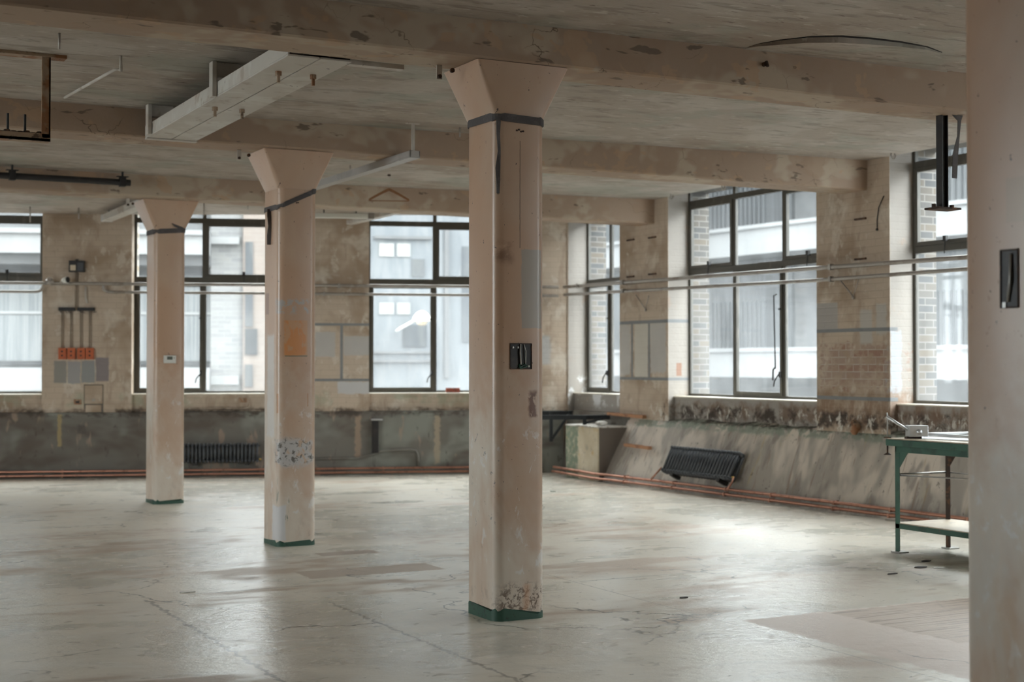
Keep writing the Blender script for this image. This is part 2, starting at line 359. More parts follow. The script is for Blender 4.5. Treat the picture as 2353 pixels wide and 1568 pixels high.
def col_layers(extra=()):
    return [('n', (.55, .42, .32), 1.3, .42, .62, (1, 1, .7), .5, 61), ('n', (.45, .30, .215), 2.0, .5, .7, (1, 1, .4), .5, 62),
            ('n', (.30, .17, .10), 16, .66, .74, (1, 1, .6), .7, 63), ('n', (.05, .045, .045), 30, .685, .71, (1, 1, .8), .9, 64),
            ('rn', (.24, .12, .065), None, None, (0, .20), .06, .12, .75, 22, .50, .64, (1, 1, .7)),
            ('rn', (.68, .62, .54), None, None, (-.5, 1.25), .35, .5, .85, 1.6, .25, .60, (1, 1, .5)), ('rn', (.72, .72, .72), None, None, (.2, 1.15), .12, .3, .55, 12, .58, .66, (1, 1, .6))] + list(extra)  # pale lower zone over browner paint: floor-bounced light put into the colour
fy = (-.25, -.12)      # front face of a shaft in its own axes
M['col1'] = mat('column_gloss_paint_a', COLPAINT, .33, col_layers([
    ('r', (.36, .31, .26), (.003, .142), fy, (1.714, 2.18), .004, .02, .92), ('r', (.06, .04, .03), (-.008, -.004), fy, (2.187, 2.82), .0015, .006, .9),
    ('rn', (.20, .11, .07), (-.15, -.06), fy, (2.10, 2.22), .03, .05, .8, 10, .35, .6, (1, 1, 1)), ('rn', (.15, .06, .03), (.05, .10), fy, (1.19, 1.34), .01, .05, .95, 40, .38, .5, (1, 1, .5)),
    ('rn', (.10, .055, .035), (-.15, .16), fy, (.03, .20), .04, .08, .8, 34, .47, .58, (1, 1, 1)), ('r', (.60, .33, .19), (.02, .06), fy, (.05, .2), .015, .06, .5),
    ('rn', (.06, .07, .09), (-.2, .0), (-.25, .1), (.55, 1.15), .08, .1, .9, 22, .64, .68, (1, 1, .7))]), [(5, .12, .01, (1, 1, .4)), (40, .12, .002, (1, 1, 1))], spec=.5)
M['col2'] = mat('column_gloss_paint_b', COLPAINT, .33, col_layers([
    ('r', (.62, .30, .12), (-.115, .085), fy, (1.575, 1.865), .003, .008, .45), ('rn', (.62, .25, .08), (-.115, .07), fy, (1.575, 1.86), .01, .03, .8, 9, .46, .52, (1, 1, .6)),
    ('r', (.10, .13, .09), (-.11, .085), fy, (1.566, 1.574), .002, .002, .9), ('rn', (.40, .38, .37), (-.17, .10), fy, (1.92, 2.04), .02, .05, .9, 14, .48, .54, (1, 1, 1)),
    ('rn', (.50, .48, .47), (-.18, .13), fy, (.66, .88), .03, .10, .95, 9, .38, .46, (1, 1, 1)), ('rn', (.09, .075, .06), (-.18, .13), fy, (.68, .88), .02, .1, .9, 26, .54, .58, (1, 1, 1)),
    ('r', (.62, .62, .64), (-.19, -.10), (-.25, -.06), (.05, .34), .01, .06, .8), ('r', (.62, .60, .58), (-.25, -.13), (-.1, .08), (.9, 1.75), .02, .05, .7),
    ('r', (.45, .22, .10), (-.165, -.155), fy, (1.10, 1.26), .002, .006, .8), ('r', (.45, .22, .10), (.085, .093), fy, (1.15, 1.26), .002, .006, .8),
    ('r', (.30, .17, .12), (-.2, -.14), (.04, .13), (1.92, 2.1), .004, .01, .8),
    ('rn', (.04, .10, .07), (-.16, .14), fy, (.1, .55), .03, .05, .9, 10, .62, .66, (2, 1, .3))]), [(5, .12, .01, (1, 1, .4)), (40, .12, .002, (1, 1, 1))], spec=.5)
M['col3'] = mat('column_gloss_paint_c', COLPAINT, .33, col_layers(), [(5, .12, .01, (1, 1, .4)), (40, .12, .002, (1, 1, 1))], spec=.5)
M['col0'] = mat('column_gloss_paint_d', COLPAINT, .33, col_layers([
    ('r', (.50, .34, .20), (-.25, -.15), (-.06, .05), (0, .75), .02, .1, .45),
    ('rn', (.58, .56, .52), (-.25, -.1), (-.2, .2), (0, 1.2), .2, .2, .7, 3, .45, .6, (1, 1, .5)),
    ('r', (.45, .32, .22), (-.25, -.15), (-.12, -.02), (2.0, 2.16), .004, .008, .8)]), [(5, .12, .01, (1, 1, .4)), (40, .12, .002, (1, 1, 1))], spec=.5)
M['green'] = mat('green_floor_paint', (.030, .085, .058), .5, [('n', (.02, .03, .025), 18, .55, .65, (1, 1, 1), .8, 3)])
M['frame'] = mat('bronze_window_paint', (.075, .068, .055), .45, [('n', (.15, .13, .11), 8, .55, .7, (1, 1, .4), .6, 2)])
M['gap'] = mat('conduit_metal', (.38, .35, .32), .38, [('n', (.24, .20, .17), 5, .5, .7, (1, 1, 1), .8, 2)], metal=.55)
M['galv'] = mat('galvanised_metal', (.44, .43, .41), .42, [('n', (.30, .28, .26), 7, .5, .7, (1, 1, 1), .7, 5)], metal=.5)
M['paintpipe'] = mat('overpainted_conduit', (.34, .27, .205), .5, [('n', (.20, .15, .11), 6, .5, .7, (1, 1, 1), .6, 2)])
M['copper'] = mat('copper_pipe', (.50, .255, .18), .38, [('n', (.26, .12, .08), 9, .52, .68, (1, 1, 1), .8, 5)], metal=.75)
M['brass'] = mat('brass_valve', (.62, .42, .12), .35, metal=.8)
M['radiator'] = mat('anthracite_enamel', (.060, .064, .072), .42, [('n', (.10, .10, .10), 12, .58, .72, (1, 1, 1), .5, 5)])
M['black'] = mat('black_metal', (.016, .014, .014), .5, [('n', (.05, .035, .03), 12, .5, .7, (1, 1, 1), .6, 5)])
M['rust'] = mat('rusted_painted_steel', (.36, .26, .18), .7, [('n', (.26, .11, .045), 5, .46, .58, (1, 1, 1), .9, 5), ('n', (.05, .03, .02), 11, .56, .66, (1, 1, 1), .8, 7)], [(30, .4, .004, (1, 1, 1))])
M['darkrust'] = mat('dark_rust', (.05, .03, .022), .8, [('n', (.15, .07, .035), 14, .5, .62, (1, 1, 1), .8, 5)], [(40, .5, .004, (1, 1, 1))])
M['steelpaint'] = mat('white_painted_steel', (.52, .48, .43), .5, [('n', (.62, .60, .55), 2.5, .5, .62, (1, 1, 1), .7, 4), ('n', (.33, .25, .19), 4, .58, .68, (1, 1, 1), .6, 5), ('n', (.07, .05, .04), 16, .68, .72, (1, 1, 1), .9, 6)], spec=.5)
M['traypaint'] = mat('grey_tray', (.42, .40, .38), .45, [('n', (.30, .27, .25), 4, .5, .7, (1, 1, 1), .5, 5)], metal=.2)
M['strap'] = mat('dark_webbing', (.085, .075, .075), .8, [('n', (.16, .14, .14), 20, .5, .7, (1, 1, 1), .5, 5)], [(120, .3, .001, (1, 1, 1))])
M['tape'] = mat('grey_tape', TAPE_C, .6, [('n', (.14, .145, .15), 6, .5, .7, (1, 1, 1), .6, 5)])
M['orange'] = mat('orange_plastic', (.50, .115, .035), .5, [('n', (.28, .08, .04), 12, .55, .7, (1, 1, 1), .6, 5)])
M['white'] = mat('white_plastic', (.72, .71, .66), .4)
M['wood'] = mat('hanger_wood', (.22, .10, .04), .5, [('n', (.26, .12, .05), 6, .45, .6, (6, 1, 1), .7, 5)])
M['plank'] = mat('splintered_plank', (.42, .21, .11), .8, [('n', (.18, .08, .05), 6, .48, .6, (1, 4, 4), .8, 5)], [(20, .5, .004, (1, 4, 4))])
M['benchgreen'] = mat('green_machine_paint', (.034, .105, .072), .42, [('n', (.02, .055, .04), 6, .5, .66, (1, 1, 1), .7, 5), ('n', (.16, .09, .06), 20, .66, .72, (1, 1, 1), .7, 6)])
M['benchtop'] = mat('bare_bench_board', (.60, .50, .37), .55, [('n', (.42, .33, .24), 3, .5, .66, (1, 4, 1), .7, 5), ('n', (.20, .15, .11), 12, .62, .7, (1, 1, 1), .6, 6)])
M['alu'] = mat('aluminium', (.66, .67, .68), .32, metal=.8)
M['brickred'] = mat('red_brick_piece', (.25, .065, .04), .8, [('n', (.12, .04, .03), 20, .5, .6, (1, 1, 1), .7, 5)])
M['wall_plain'] = mat('cream_wall_paint', CREAM, .75)
M['block'] = mat('plastered_block', (.52, .44, .32), .7, [
    ('r', (.15, .19, .14), None, (-16.9, -16.42), None, .02, .15, .9) if False else ('n', (.62, .55, .44), 3, .5, .64, (1, 1, 1), .6, 4),
    ('n', (.50, .31, .10), 3.5, .58, .66, (1, 1, 1), .6, 6), ('n', (.30, .26, .22), 7, .58, .7, (1, 1, 1), .5, 8),
    ('rn', (.16, .20, .145), (-.9, .02), (.50, 1.2), None, .03, .16, .95, 4, .25, .4, (1, 1, 1)),
    ('rn', (.125, .10, .085), (.018, 1), None, None, .002, 0, .95, 5, .15, .3, (1, 1, 1))], [(16, .4, .006, (1, 1, 1))])
M['rubble'] = mat('plaster_rubble', (.60, .58, .54), .9, [('n', (.35, .30, .25), 12, .5, .6, (1, 1, 1), .8, 4)])
M['dust'] = mat('litter', (.07, .06, .055), .9)
M['paper'] = mat('paper_scrap', (.75, .74, .70), .8)
M['facade_white'] = mat('white_render', (0.185, 0.188, 0.190), .8, [('n', (0.160, 0.165, 0.170), 1.5, .5, .7, (3, 1, .3), .5, 4)])
M['facade_grey'] = mat('pale_grey_render', (0.085, 0.087, 0.090), .8, [('n', (0.105, 0.107, 0.110), 1.5, .45, .65, (1, 1, 1), .8, 4)])
M['facade_dark'] = mat('recess_grey', (0.043, 0.046, 0.050), .6, [('n', (0.075, 0.080, 0.085), 2.6, .45, .6, (5, 1, .12), .9, 4)])
M['slat'] = mat('slat_grey', (0.025, 0.028, 0.031), .6)
M['curtain'] = mat('curtain_pale', (0.127, 0.134, 0.138), .8, [('n', (0.078, 0.086, 0.092), 3, .45, .6, (7, 1, .1), .9, 4)])
M['facade_brick'] = mat('pale_brick', (0.145, 0.145, 0.145), .85, [('brick', (0.151, 0.149, 0.145), (0.110, 0.110, 0.114), (0.174, 0.174, 0.174), None, None, 0, .9, .30, .10)])
M['facade_beige'] = mat('beige_brick', (0.155, 0.128, 0.113), .85, [('brick', (0.167, 0.137, 0.119), (0.143, 0.119, 0.104), (0.173, 0.155, 0.139), None, None, 0, .9, .30, .10)])
M['facade_blue'] = mat('pale_blue_render', (0.102, 0.112, 0.122), .85, [('n', (0.131, 0.138, 0.146), 1.2, .45, .6, (3, 1, .5), .8, 4)])
M['pane_grey'] = mat('window_reflection_grey', (0.053, 0.059, 0.066), .25, [('n', (0.082, 0.086, 0.088), 2, .45, .6, (1, 1, .3), .8, 4)])
M['pane_white'] = mat('net_curtain_white', (0.223, 0.223, 0.216), .7, [('n', (0.169, 0.169, 0.165), 5, .45, .6, (6, 1, .2), .8, 4)])
M['asphalt'] = mat('street_surface', (.22, .22, .22), .9, [('n', (.30, .30, .29), 1, .45, .6, (1, 1, 1), .8, 4)])
M['added_exterior'] = mat('added_storeys_and_roof', (.4, .36, .30), .85)
M['glass'] = glass_mat('dirty_window_glass', (.95, .965, .96), .028, 1.0)

# ================================================================= THE SHELL
def zslab(x): return 3.495 + 0.085 * max(0.0, min(1.0, (x - 4) / 6.0))
FRY = .38      # back frames sit this far behind s=0 plane; piers' face at .05
bs = MB()
# floor
cor = BK.w(7.60, .05); bl = BK.w(-9.0, .05)
pts = [(-6.6, -4.6), (10.6, -4.6), (10.6, cor.y + .2)] + [tuple(BK.w(7.9, .35)[:2]), tuple(BK.w(-9.6, .6)[:2])]
structure(MB().prism(pts, -.30, 0).build('floor', M['floor']))
# ceiling slab: bays as a thick plate following the wall faces
def ceil():
    mb = MB(); n = 12
    xs = [bl.x + (10.0 - bl.x) * i / n for i in range(n + 1)]
    top = 4.05; vs = []; fs = []
    for x in xs:
        yb = 19.791 + (x - 2.834) * math.tan(BK.rot) + .05 / math.cos(BK.rot)
        z = zslab(x)
        vs += [(x, -4.0, z), (x, yb, z), (x, -4.0, top), (x, yb, top)]
    for i in range(n):
        a = 4 * i; b = a + 4
        fs += [(a, a + 1, b + 1, b), (a + 2, b + 2, b + 3, a + 3), (a, b, b + 2, a + 2), (a + 1, a + 3, b + 3, b + 1)]
    fs += [(0, 2, 3, 1), (4 * n, 4 * n + 1, 4 * n + 3, 4 * n + 2)]
    mb.add(vs, fs); return mb
structure(ceil().build('ceiling', M['slab']))

_cl = bpy.data.objects['ceiling']
def slab_pt(x, y, d=0.0): return (x, y, zslab(x) - d)
E_ = [(5.56, 7.34), (5.562, 7.24), (5.614, 7.11), (5.724, 6.956), (5.889, 6.867), (6.104, 6.835), (6.35, 6.832), (6.604, 6.869), (6.82, 6.96)]
_m = MB(); _r = []
for j, (x, y) in enumerate(E_):
    w2 = .004 + .020 * math.sin(PI * j / (len(E_) - 1)) ** 2
    _r.append([slab_pt(x, y - w2, .002), slab_pt(x, y + w2, .002), slab_pt(x, y + w2, -.01), slab_pt(x, y - w2, -.01)])
_m.loft(_r).build('plaster_crack', mat('crack_shadow_gap', (.012, .010, .009), .9), _cl)
_m = MB(); _v = []; _f = []
for j, (x, y) in enumerate(E_):
    k = math.sin(PI * j / (len(E_) - 1)); x2 = x + .5 * (j / 8.0) ** 2; y2 = 7.40
    for q in range(5):
        u = q / 4.0; _v.append((x + (x2 - x) * u, y + .015 + (y2 - y) * u, zslab(x) - .003 - .035 * k * (1 - u) ** 1.2))
    for q in range(5):
        u = q / 4.0; _v.append((x + (x2 - x) * u, y + .015 + (y2 - y) * u, zslab(x) + .01))
for j in range(len(E_) - 1):
    a = 10 * j; b = a + 10
    for q in range(4): _f.append((a + q, a + q + 1, b + q + 1, b + q)); _f.append((a + 5 + q, b + 5 + q, b + 6 + q, a + 6 + q))
    _f.append((a, b, b + 5, a + 5)); _f.append((a + 4, a + 9, b + 9, b + 4))
_o = _m.add(_v, _f).build('plaster_flap', M['slab'], _cl, smooth=False)
# --- back wall (frame BK: x along, y out) ---
BW = [(-7.79, -5.79), (-4.64, -2.64), (-1.49, .51), (1.66, 3.66), (4.81, 6.83)]      # openings
RW = [(-17.35, -16.0), (-14.87, -12.05), (-10.93, -8.10), (-6.98, -4.15), (-3.03, -.2)]  # last opening is unseen, added for light on the column fronts
def wall_mesh(openings, x0, x1, y0, ypier, zpier0, sill_y, ztop, head):
    mb = MB(); xs = [x0] + [v for o in openings for v in o] + [x1]
    for i in range(0, len(xs), 2):
        if xs[i + 1] - xs[i] > .01: mb.box(xs[i], xs[i + 1], y0, ypier, zpier0, ztop)
    for a, b in openings:
        mb.box(a, b, sill_y, ypier, zpier0, 1.095)
        mb.box(a, b, y0 + .002, ypier, head, ztop)
    return mb
wb = wall_mesh(BW, -9.3, 7.60, .05, .42, 0, .12, 4.05, 3.64)
structure(wb.build('wall_back', M['wall_back'], fr=BK))
wr = wall_mesh(RW, -18.1, 4.6, 0.0, .36, 0, .10, 4.05, 3.68)
structure(wr.build('wall_right', M['wall_right'], fr=RT))
# outer brick skin, its reveals show through the glass
def outer(openings, x0, x1, y0, y1, inset):
    mb = MB(); xs = [x0]
    for a, b in openings: xs += [a + inset, b - inset]
    xs.append(x1)
    for i in range(0, len(xs), 2): mb.box(xs[i], xs[i + 1], y0, y1, -4.5, 4.6)
    for a, b in openings:
        mb.box(a + inset, b - inset, y0, y1, -4.5, 1.06); mb.box(a + inset, b - inset, y0, y1, 3.66, 4.6)
    return mb
# brick courses must also show on the jambs: give the outer skin its own u axis
structure(outer(BW, -9.6, 7.75, .425, .64, .03).build('trim_1', M['brick_out'], fr=BK))
def jamb_brick():
    m, nt = _new('outer_brick_reveals'); out = nt.nodes.new('ShaderNodeOutputMaterial'); p = nt.nodes.new('ShaderNodeBsdfPrincipled'); L(nt, p.outputs[0], out.inputs[0])
    tc = nt.nodes.new('ShaderNodeTexCoord').outputs['Object']; s = nt.nodes.new('ShaderNodeSeparateXYZ'); L(nt, tc, s.inputs[0])
    u = _math(nt, 'ADD', s.outputs[0], s.outputs[1]); c = nt.nodes.new('ShaderNodeCombineXYZ'); L(nt, u, c.inputs[0]); L(nt, s.outputs[2], c.inputs[1])
    b = nt.nodes.new('ShaderNodeTexBrick'); L(nt, c.outputs[0], b.inputs['Vector']); b.inputs['Scale'].default_value = 1
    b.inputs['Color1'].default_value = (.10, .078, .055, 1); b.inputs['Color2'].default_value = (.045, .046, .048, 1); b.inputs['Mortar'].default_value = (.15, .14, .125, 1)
    b.inputs['Brick Width'].default_value = .225; b.inputs['Row Height'].default_value = .075; b.inputs['Mortar Size'].default_value = .007
    L(nt, b.outputs[0], p.inputs['Base Color']); p.inputs['Roughness'].default_value = .85; return m
M['jamb'] = jamb_brick()
structure(outer(RW, -18.3, 4.6, .365, .62, .0).build('trim_2', M['jamb'], fr=RT))
# sill boards
for i, (a, b) in enumerate(BW):
    structure(MB().box(a, b, .10, .36, 1.095, 1.11).build('trim_%d' % (3 + i), M['sill'], fr=BK, bevel=.003))
for i, (a, b) in enumerate(RW):
    structure(MB().box(a, b, .08, .31, 1.095, 1.108).build('trim_%d' % (9 + i), M['sill'], fr=RT, bevel=.003))
# plinths
structure(MB().sweep_poly([(-.0, 0), (.02, .86), (.13, .87), (.13, 0)], -9.3, 7.50).build('trim_20', M['plinth_back'], fr=BK))
def batter():
    mb = MB(); n = 60; rings = []
    for i in range(n + 1):
        x = -15.78 + (19.4) * i / n
        k = max(0, min(1, (-10.5 - x) / 5.1)); yb = -.275 - .125 * k
        rings.append([(x, yb, 0), (x, yb + .02, .05), (x, .0, .80), (x, .12, .84 + .02 * math.sin(i * 1.7)), (x, .12, 0)])
    return mb.loft(rings)
structure(batter().build('trim_21', M['plinth_right'], fr=RT))
structure(MB().sweep_poly([(-.10, 0), (.0, .86), (.11, .87), (.11, 0)], -17.36, -15.75).build('trim_22', M['plinth_back'], fr=RT))
# unseen sides of the hall
LF = Fr((-5.8, 0, 0), math.radians(90))      # x along +Y, y outward (-X)
FR = Fr((0, -4.0, 0), math.radians(180))     # x along -X, y outward (-Y)
LW = [(8.65, 13.0)]  # unseen window, added to bring daylight in from the left
FW = []
structure(wall_mesh(LW, -4.4, BK.w(-9, 0).y + .5, 0.0, .36, 0, .10, 4.05, 3.68).build('unseen_wall_left', M['wall_plain'], fr=LF))
structure(wall_mesh(FW, -10.3, 5.8, 0.0, .36, 0, .10, 4.05, 3.68).build('unseen_wall_front', M['wall_plain'], fr=FR))
# unseen upper storeys and roof, added to shade the facades across the street
structure(MB().box(-9.6, 7.75, .425, .64, 4.6, 16).box(-9.6, 7.75, .6, .64, 4.6, 16).build('trim_23', M['added_exterior'], fr=BK))
structure(MB().box(-17.75, 4.6, .365, .62, 4.6, 16).build('trim_24', M['jamb'], fr=RT))
structure(MB().box(-6.2, 10.3, -4.4, 22, 15.5, 16).build('trim_25', M['added_exterior']))

# --- windows ---
def window(idx, fr, a, b, fy, cols, zt, zm, cas, ztop=3.64, far_hi=True):
    """cols: mullion positions; zt transom band (z0,z1); zm middle rail; cas: (col index) lower casements"""
    w = bpy.data.objects.new('window_%d' % idx, None); COL.objects.link(w); w.location = fr.w(a, fy, 0); w.rotation_euler = (0, 0, fr.rot); structure(w)
    m = MB(); wd = b - a; D = .022
    m.box(0, .035, -D, D, 1.11, ztop); m.box(wd - .035, wd, -D, D, 1.11, ztop)
    m.box(.035, wd - .035, -D, D, 1.11, 1.14); m.box(.035, wd - .035, -D, D, ztop - .03, ztop)
    cu = [c - a for c in cols]
    edges = [.035] + cu + [wd - .035]
    m.box(.035, wd - .035, -D, D, zt[0], zt[1]); m.box(.035, wd - .035, -D, D, zm[0], zm[1])
    for c in cu:
        m.box(c - .025, c + .025, -D * .9, D * .9, 1.14, zm[0]); m.box(c - .03, c + .03, -D * .9, D * .9, zm[1], zt[0]); m.box(c - .025, c + .025, -D * .9, D * .9, zt[1], ztop - .03)
    m.build('frame', M['frame'], w, bevel=.003)
    for k, lo in cas:
        e0, e1 = edges[k] + (.02 if k else 0), edges[k + 1] - (.02 if k < len(cu) else 0)
        z0, z1 = (1.14, zm[0]) if lo else (zm[1], zt[0])
        c = MB(); t = .042
        c.box(e0, e0 + t, -.035, .01, z0, z1); c.box(e1 - t, e1, -.035, .01, z0, z1); c.box(e0 + t, e1 - t, -.035, .01, z0, z0 + t); c.box(e0 + t, e1 - t, -.035, .01, z1 - t, z1)
        co = c.build('casement', M['frame'], w, bevel=.003)
        h = MB()
        if lo:
            hx = e1 - t / 2 if fr is BK or idx < 20 else e0 + t / 2
            h.box(hx - .012, hx + .012, -.06, -.035, 1.35, 1.42)
            h.tube([(hx, -.055, 1.40), (hx - .01, -.075, 1.37), (hx - .06, -.08, 1.31), (hx - .075, -.08, 1.25)], .008, 8)
            h.box(hx - .03, hx, -.05, -.035, 2.12, 2.14)
        else:
            hx = (e0 + e1) / 2
            h.box(hx - .02, hx + .02, -.07, -.035, z0 + .02, z0 + .075); h.tube([(hx, -.06, z0 + .02), (hx + .005, -.075, z0 - .10)], .006, 8)
        h.build('handle', M['black'], co)
    g = MB().box(.02, wd - .02, -.003, .003, 1.12, ztop - .01).build('glass', M['glass'], w)
    return w
i = 1
for k, (a, b) in enumerate(BW):
    c = [a + .93]
    window(i, BK, a, b, FRY - .0, c if k != 2 else [a + 1.02], (3.425, 3.495), (2.60, 2.69), [(0, True), (1, False)] if k != 2 else [(1, False)]); i += 1
for k, (a, b) in enumerate(RW):
    if k == 0: c = [-16.73]
    else: c = [b - .94 * 2 + .0, b - .94]
    if k == 0: cs = [(0, True)]
    else: c = [a + .94, a + 1.88]; cs = [(0, False), (1, True), (2, False)] if k == 1 else [(0, False), (2, True)]
    window(i, RT, a, b, .33, c, (3.475, 3.54), (2.615, 2.685), cs, 3.68); i += 1
for k, (a, b) in enumerate(LW): window(i, LF, a, b, .33, [a + .94, a + 1.88], (3.475, 3.54), (2.615, 2.685), [], 3.68); i += 1  # unseen left window, added for daylight
for k, (a, b) in enumerate(FW): window(i, FR, a, b, .33, [a + .94, a + 1.88], (3.475, 3.54), (2.615, 2.685), [], 3.68); i += 1
for a, b in LW: portal(LF, a, b, 1.1, 3.66, .68)
for a, b in FW: portal(FR, a, b, 1.1, 3.66, .68)
for a, b in BW: portal(BK, a, b, 1.1, 3.64, .70)
for a, b in RW: portal(RT, a, b, 1.1, 3.66, .68)
# long stay rod on the middle casement of the wide window
rod = MB().tube([(-13.06, .26, 2.30), (-13.06, .22, 2.28), (-13.01, .20, 1.45)], .008, 8).tube([(-13.01, .20, 1.47), (-13.05, .20, 1.44), (-13.055, .20, 1.32)], .010, 8)
tag(rod.build('stay_rod', M['black'], fr=RT), 'long thin black stay rod hanging down the mullion of the wide window', 'stay rod')

# --- ceiling beams ---
BEAMY = [(3.46, 'concrete ceiling beam passing over the camera side column'), (7.41, 'flaking ceiling beam resting on the column with the open wiring hole'),
         (11.25, 'flaking ceiling beam resting on the column with the orange paint scar'), (15.17, 'ceiling beam farthest back, on the column with the thermostat')]
for k, (y, lab) in enumerate(BEAMY):
    yb = y + .40; mb = MB(); n = 24; x0 = -5.8; rings = []
    for j in range(n + 1):
        x = x0 + (10.0 - x0) * j / n; q = .006 * math.sin(j * 2.3 + k); zt = zslab(x) + .03
        rings.append([(x, y, zt), (x, y + .004 + q * .3, 3.275 + .012 + q * .3), (x, y + .014, 3.275), (x, yb - .014, 3.275), (x, yb, 3.29), (x, yb, zt)])
    tag(mb.loft(rings).build('ceiling_beam', M['beam']), lab, 'ceiling beam', 'ceiling beams across the hall')

# --- columns ---
def rr(w, d, r, z, seg=5, cx=0, cy=0):
    out = []
    for qx, qy, a0 in ((1, -1, -90), (1, 1, 0), (-1, 1, 90), (-1, -1, 180)):
        for j in range(seg + 1):
            a = math.radians(a0 + 90 * j / seg); out.append((cx + qx * (w / 2 - r) + r * math.cos(a), cy + qy * (d / 2 - r) + r * math.sin(a), z))
    return out
CW, CD = .335, .40
def column(x, y, m, label, hole=None, band=True, w=CW, d=CD):
    t = thing('column', label, 'column', WORLD, (x, y, 0), 'structural columns in a row')
    zs_ = [0, .05, .3, .8, 1.3, 1.8, 2.3, 2.7, 2.955]
    s = MB().loft([rr(w, d, .058, z) for z in zs_])
    o = s.build('shaft', m, t, autosm=True)
    c = MB().loft([rr(w, d, .058, 2.956), rr(w + .012, d + .004, .045, 2.975), rr(.60, d + .07, .018, 3.262), rr(.605, d + .075, .015, 3.272)])
    c.build('capital', m, t, autosm=True)
    if band:
        b = MB(); rings = []
        r0 = rr(w + .005, d + .005, .060, 0); r1 = []
        for i, p in enumerate(r0):
            hgt = .036 + .012 * math.sin(i * 2.1 + x * 7 + y) + (.03 if p[0] < -.1 else 0) * (1 if y < 9 else .1)
            r1.append((p[0], p[1], hgt))
        b.loft([r0, r1], True)
        b.build('green_base_band', M['green'], t, autosm=True)
    return t
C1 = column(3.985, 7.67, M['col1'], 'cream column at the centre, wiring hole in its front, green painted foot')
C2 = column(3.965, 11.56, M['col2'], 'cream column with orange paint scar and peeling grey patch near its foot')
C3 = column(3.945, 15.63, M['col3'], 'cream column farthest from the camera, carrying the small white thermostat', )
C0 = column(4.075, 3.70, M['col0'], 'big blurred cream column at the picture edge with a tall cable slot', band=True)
# wiring hole of the centre column, a dark shade plate on its front face
def hole(parent, x0, x1, z0, z1, yf, ax='y'):
    f = MB(); t = .012
    # rim round a flat dark plate that paints in the shade of the hole
    def B(mb, a0, a1, b0, b1, c0, c1):   # a across, b depth outwards, c up
        if ax == 'y': mb.box(a0, a1, b0, b1, c0, c1)
        else: mb.box(b0, b1, a0, a1, c0, c1)
    B(f, x0, x1, yf - .0015, yf - .0005, z0, z1)
    o = f.build('wiring_hole_shade_plate', M['black'], parent); o['label'] = 'dark plate for the shade of the rough edged wiring hole'
    g = MB(); B(g, x0, x1, yf - .005, yf - .0015, z0 - .002, z0 + .004); B(g, x0, x1, yf - .005, yf - .0015, z1 - .004, z1 + .002)
    B(g, x0 - .002, x0 + .003, yf - .005, yf - .0015, z0, z1); B(g, x1 - .003, x1 + .002, yf - .005, yf - .0015, z0, z1); g.build('rim', M['darkrust'], o)
    return o
h = hole(C1, -.072, .07, 1.474, 1.623, -CD / 2)
MB().tube([(-.005, -.203, 1.62), (-.010, -.210, 1.57), (-.004, -.206, 1.50)], .0055, 8).build('wire', M['galv'], h, smooth=True)
MB().tube([(.018, -.203, 1.62), (.026, -.212, 1.58), (.028, -.206, 1.50)], .0028, 8).build('wire', M['white'], h, smooth=True)
w_ = MB()
for q in range(10): a = random.random() * 6.28; w_.tube([(.0 + .02 * math.cos(a), -.205, 1.495 + .014 * math.sin(a)), (.015 + .028 * math.cos(a + 1), -.212, 1.49 + .014 * math.sin(a + 2)), (.012 + .035 * math.cos(a + 2.2), -.205, 1.488 + .012 * math.sin(a + 3))], .002, 6)
w_.build('earth_wire_tangle', M['benchgreen'], h, smooth=True)
sc_ = MB()
for px, pz in ((-.055, 1.60), (-.022, 1.60), (.05, 1.49), (.0, 1.487)): sc_.ball((px, -.204, pz), .008, .004, .008, 10, 6)
sc_.build('terminal_screw', M['galv'], h, smooth=True)
h = hole(C0, -.075, .005, 1.70, 1.905, -CW / 2, 'x')
MB().tube([(-.172, -.045, 1.89), (-.176, -.045, 1.80), (-.172, -.03, 1.72)], .006, 8).build('cable', M['galv'], h, smooth=True)
MB().box(-.1735, -.1715, -.02, -.005, 1.70, 1.72).build('lug', M['galv'], h)
# fixing scars near the column tops
for C_, (sx, sz) in ((C1, (-.005, 2.88)), (C2, (-.018, 2.845))):
    q = MB()
    for k in range(4): q.ball((sx - .022 + .014 * k, -.2005, sz + .006 * math.sin(k * 2)), .0075, .004, .006, 8, 6)
    q.build('old_fixing', M['darkrust'], C_, smooth=True)

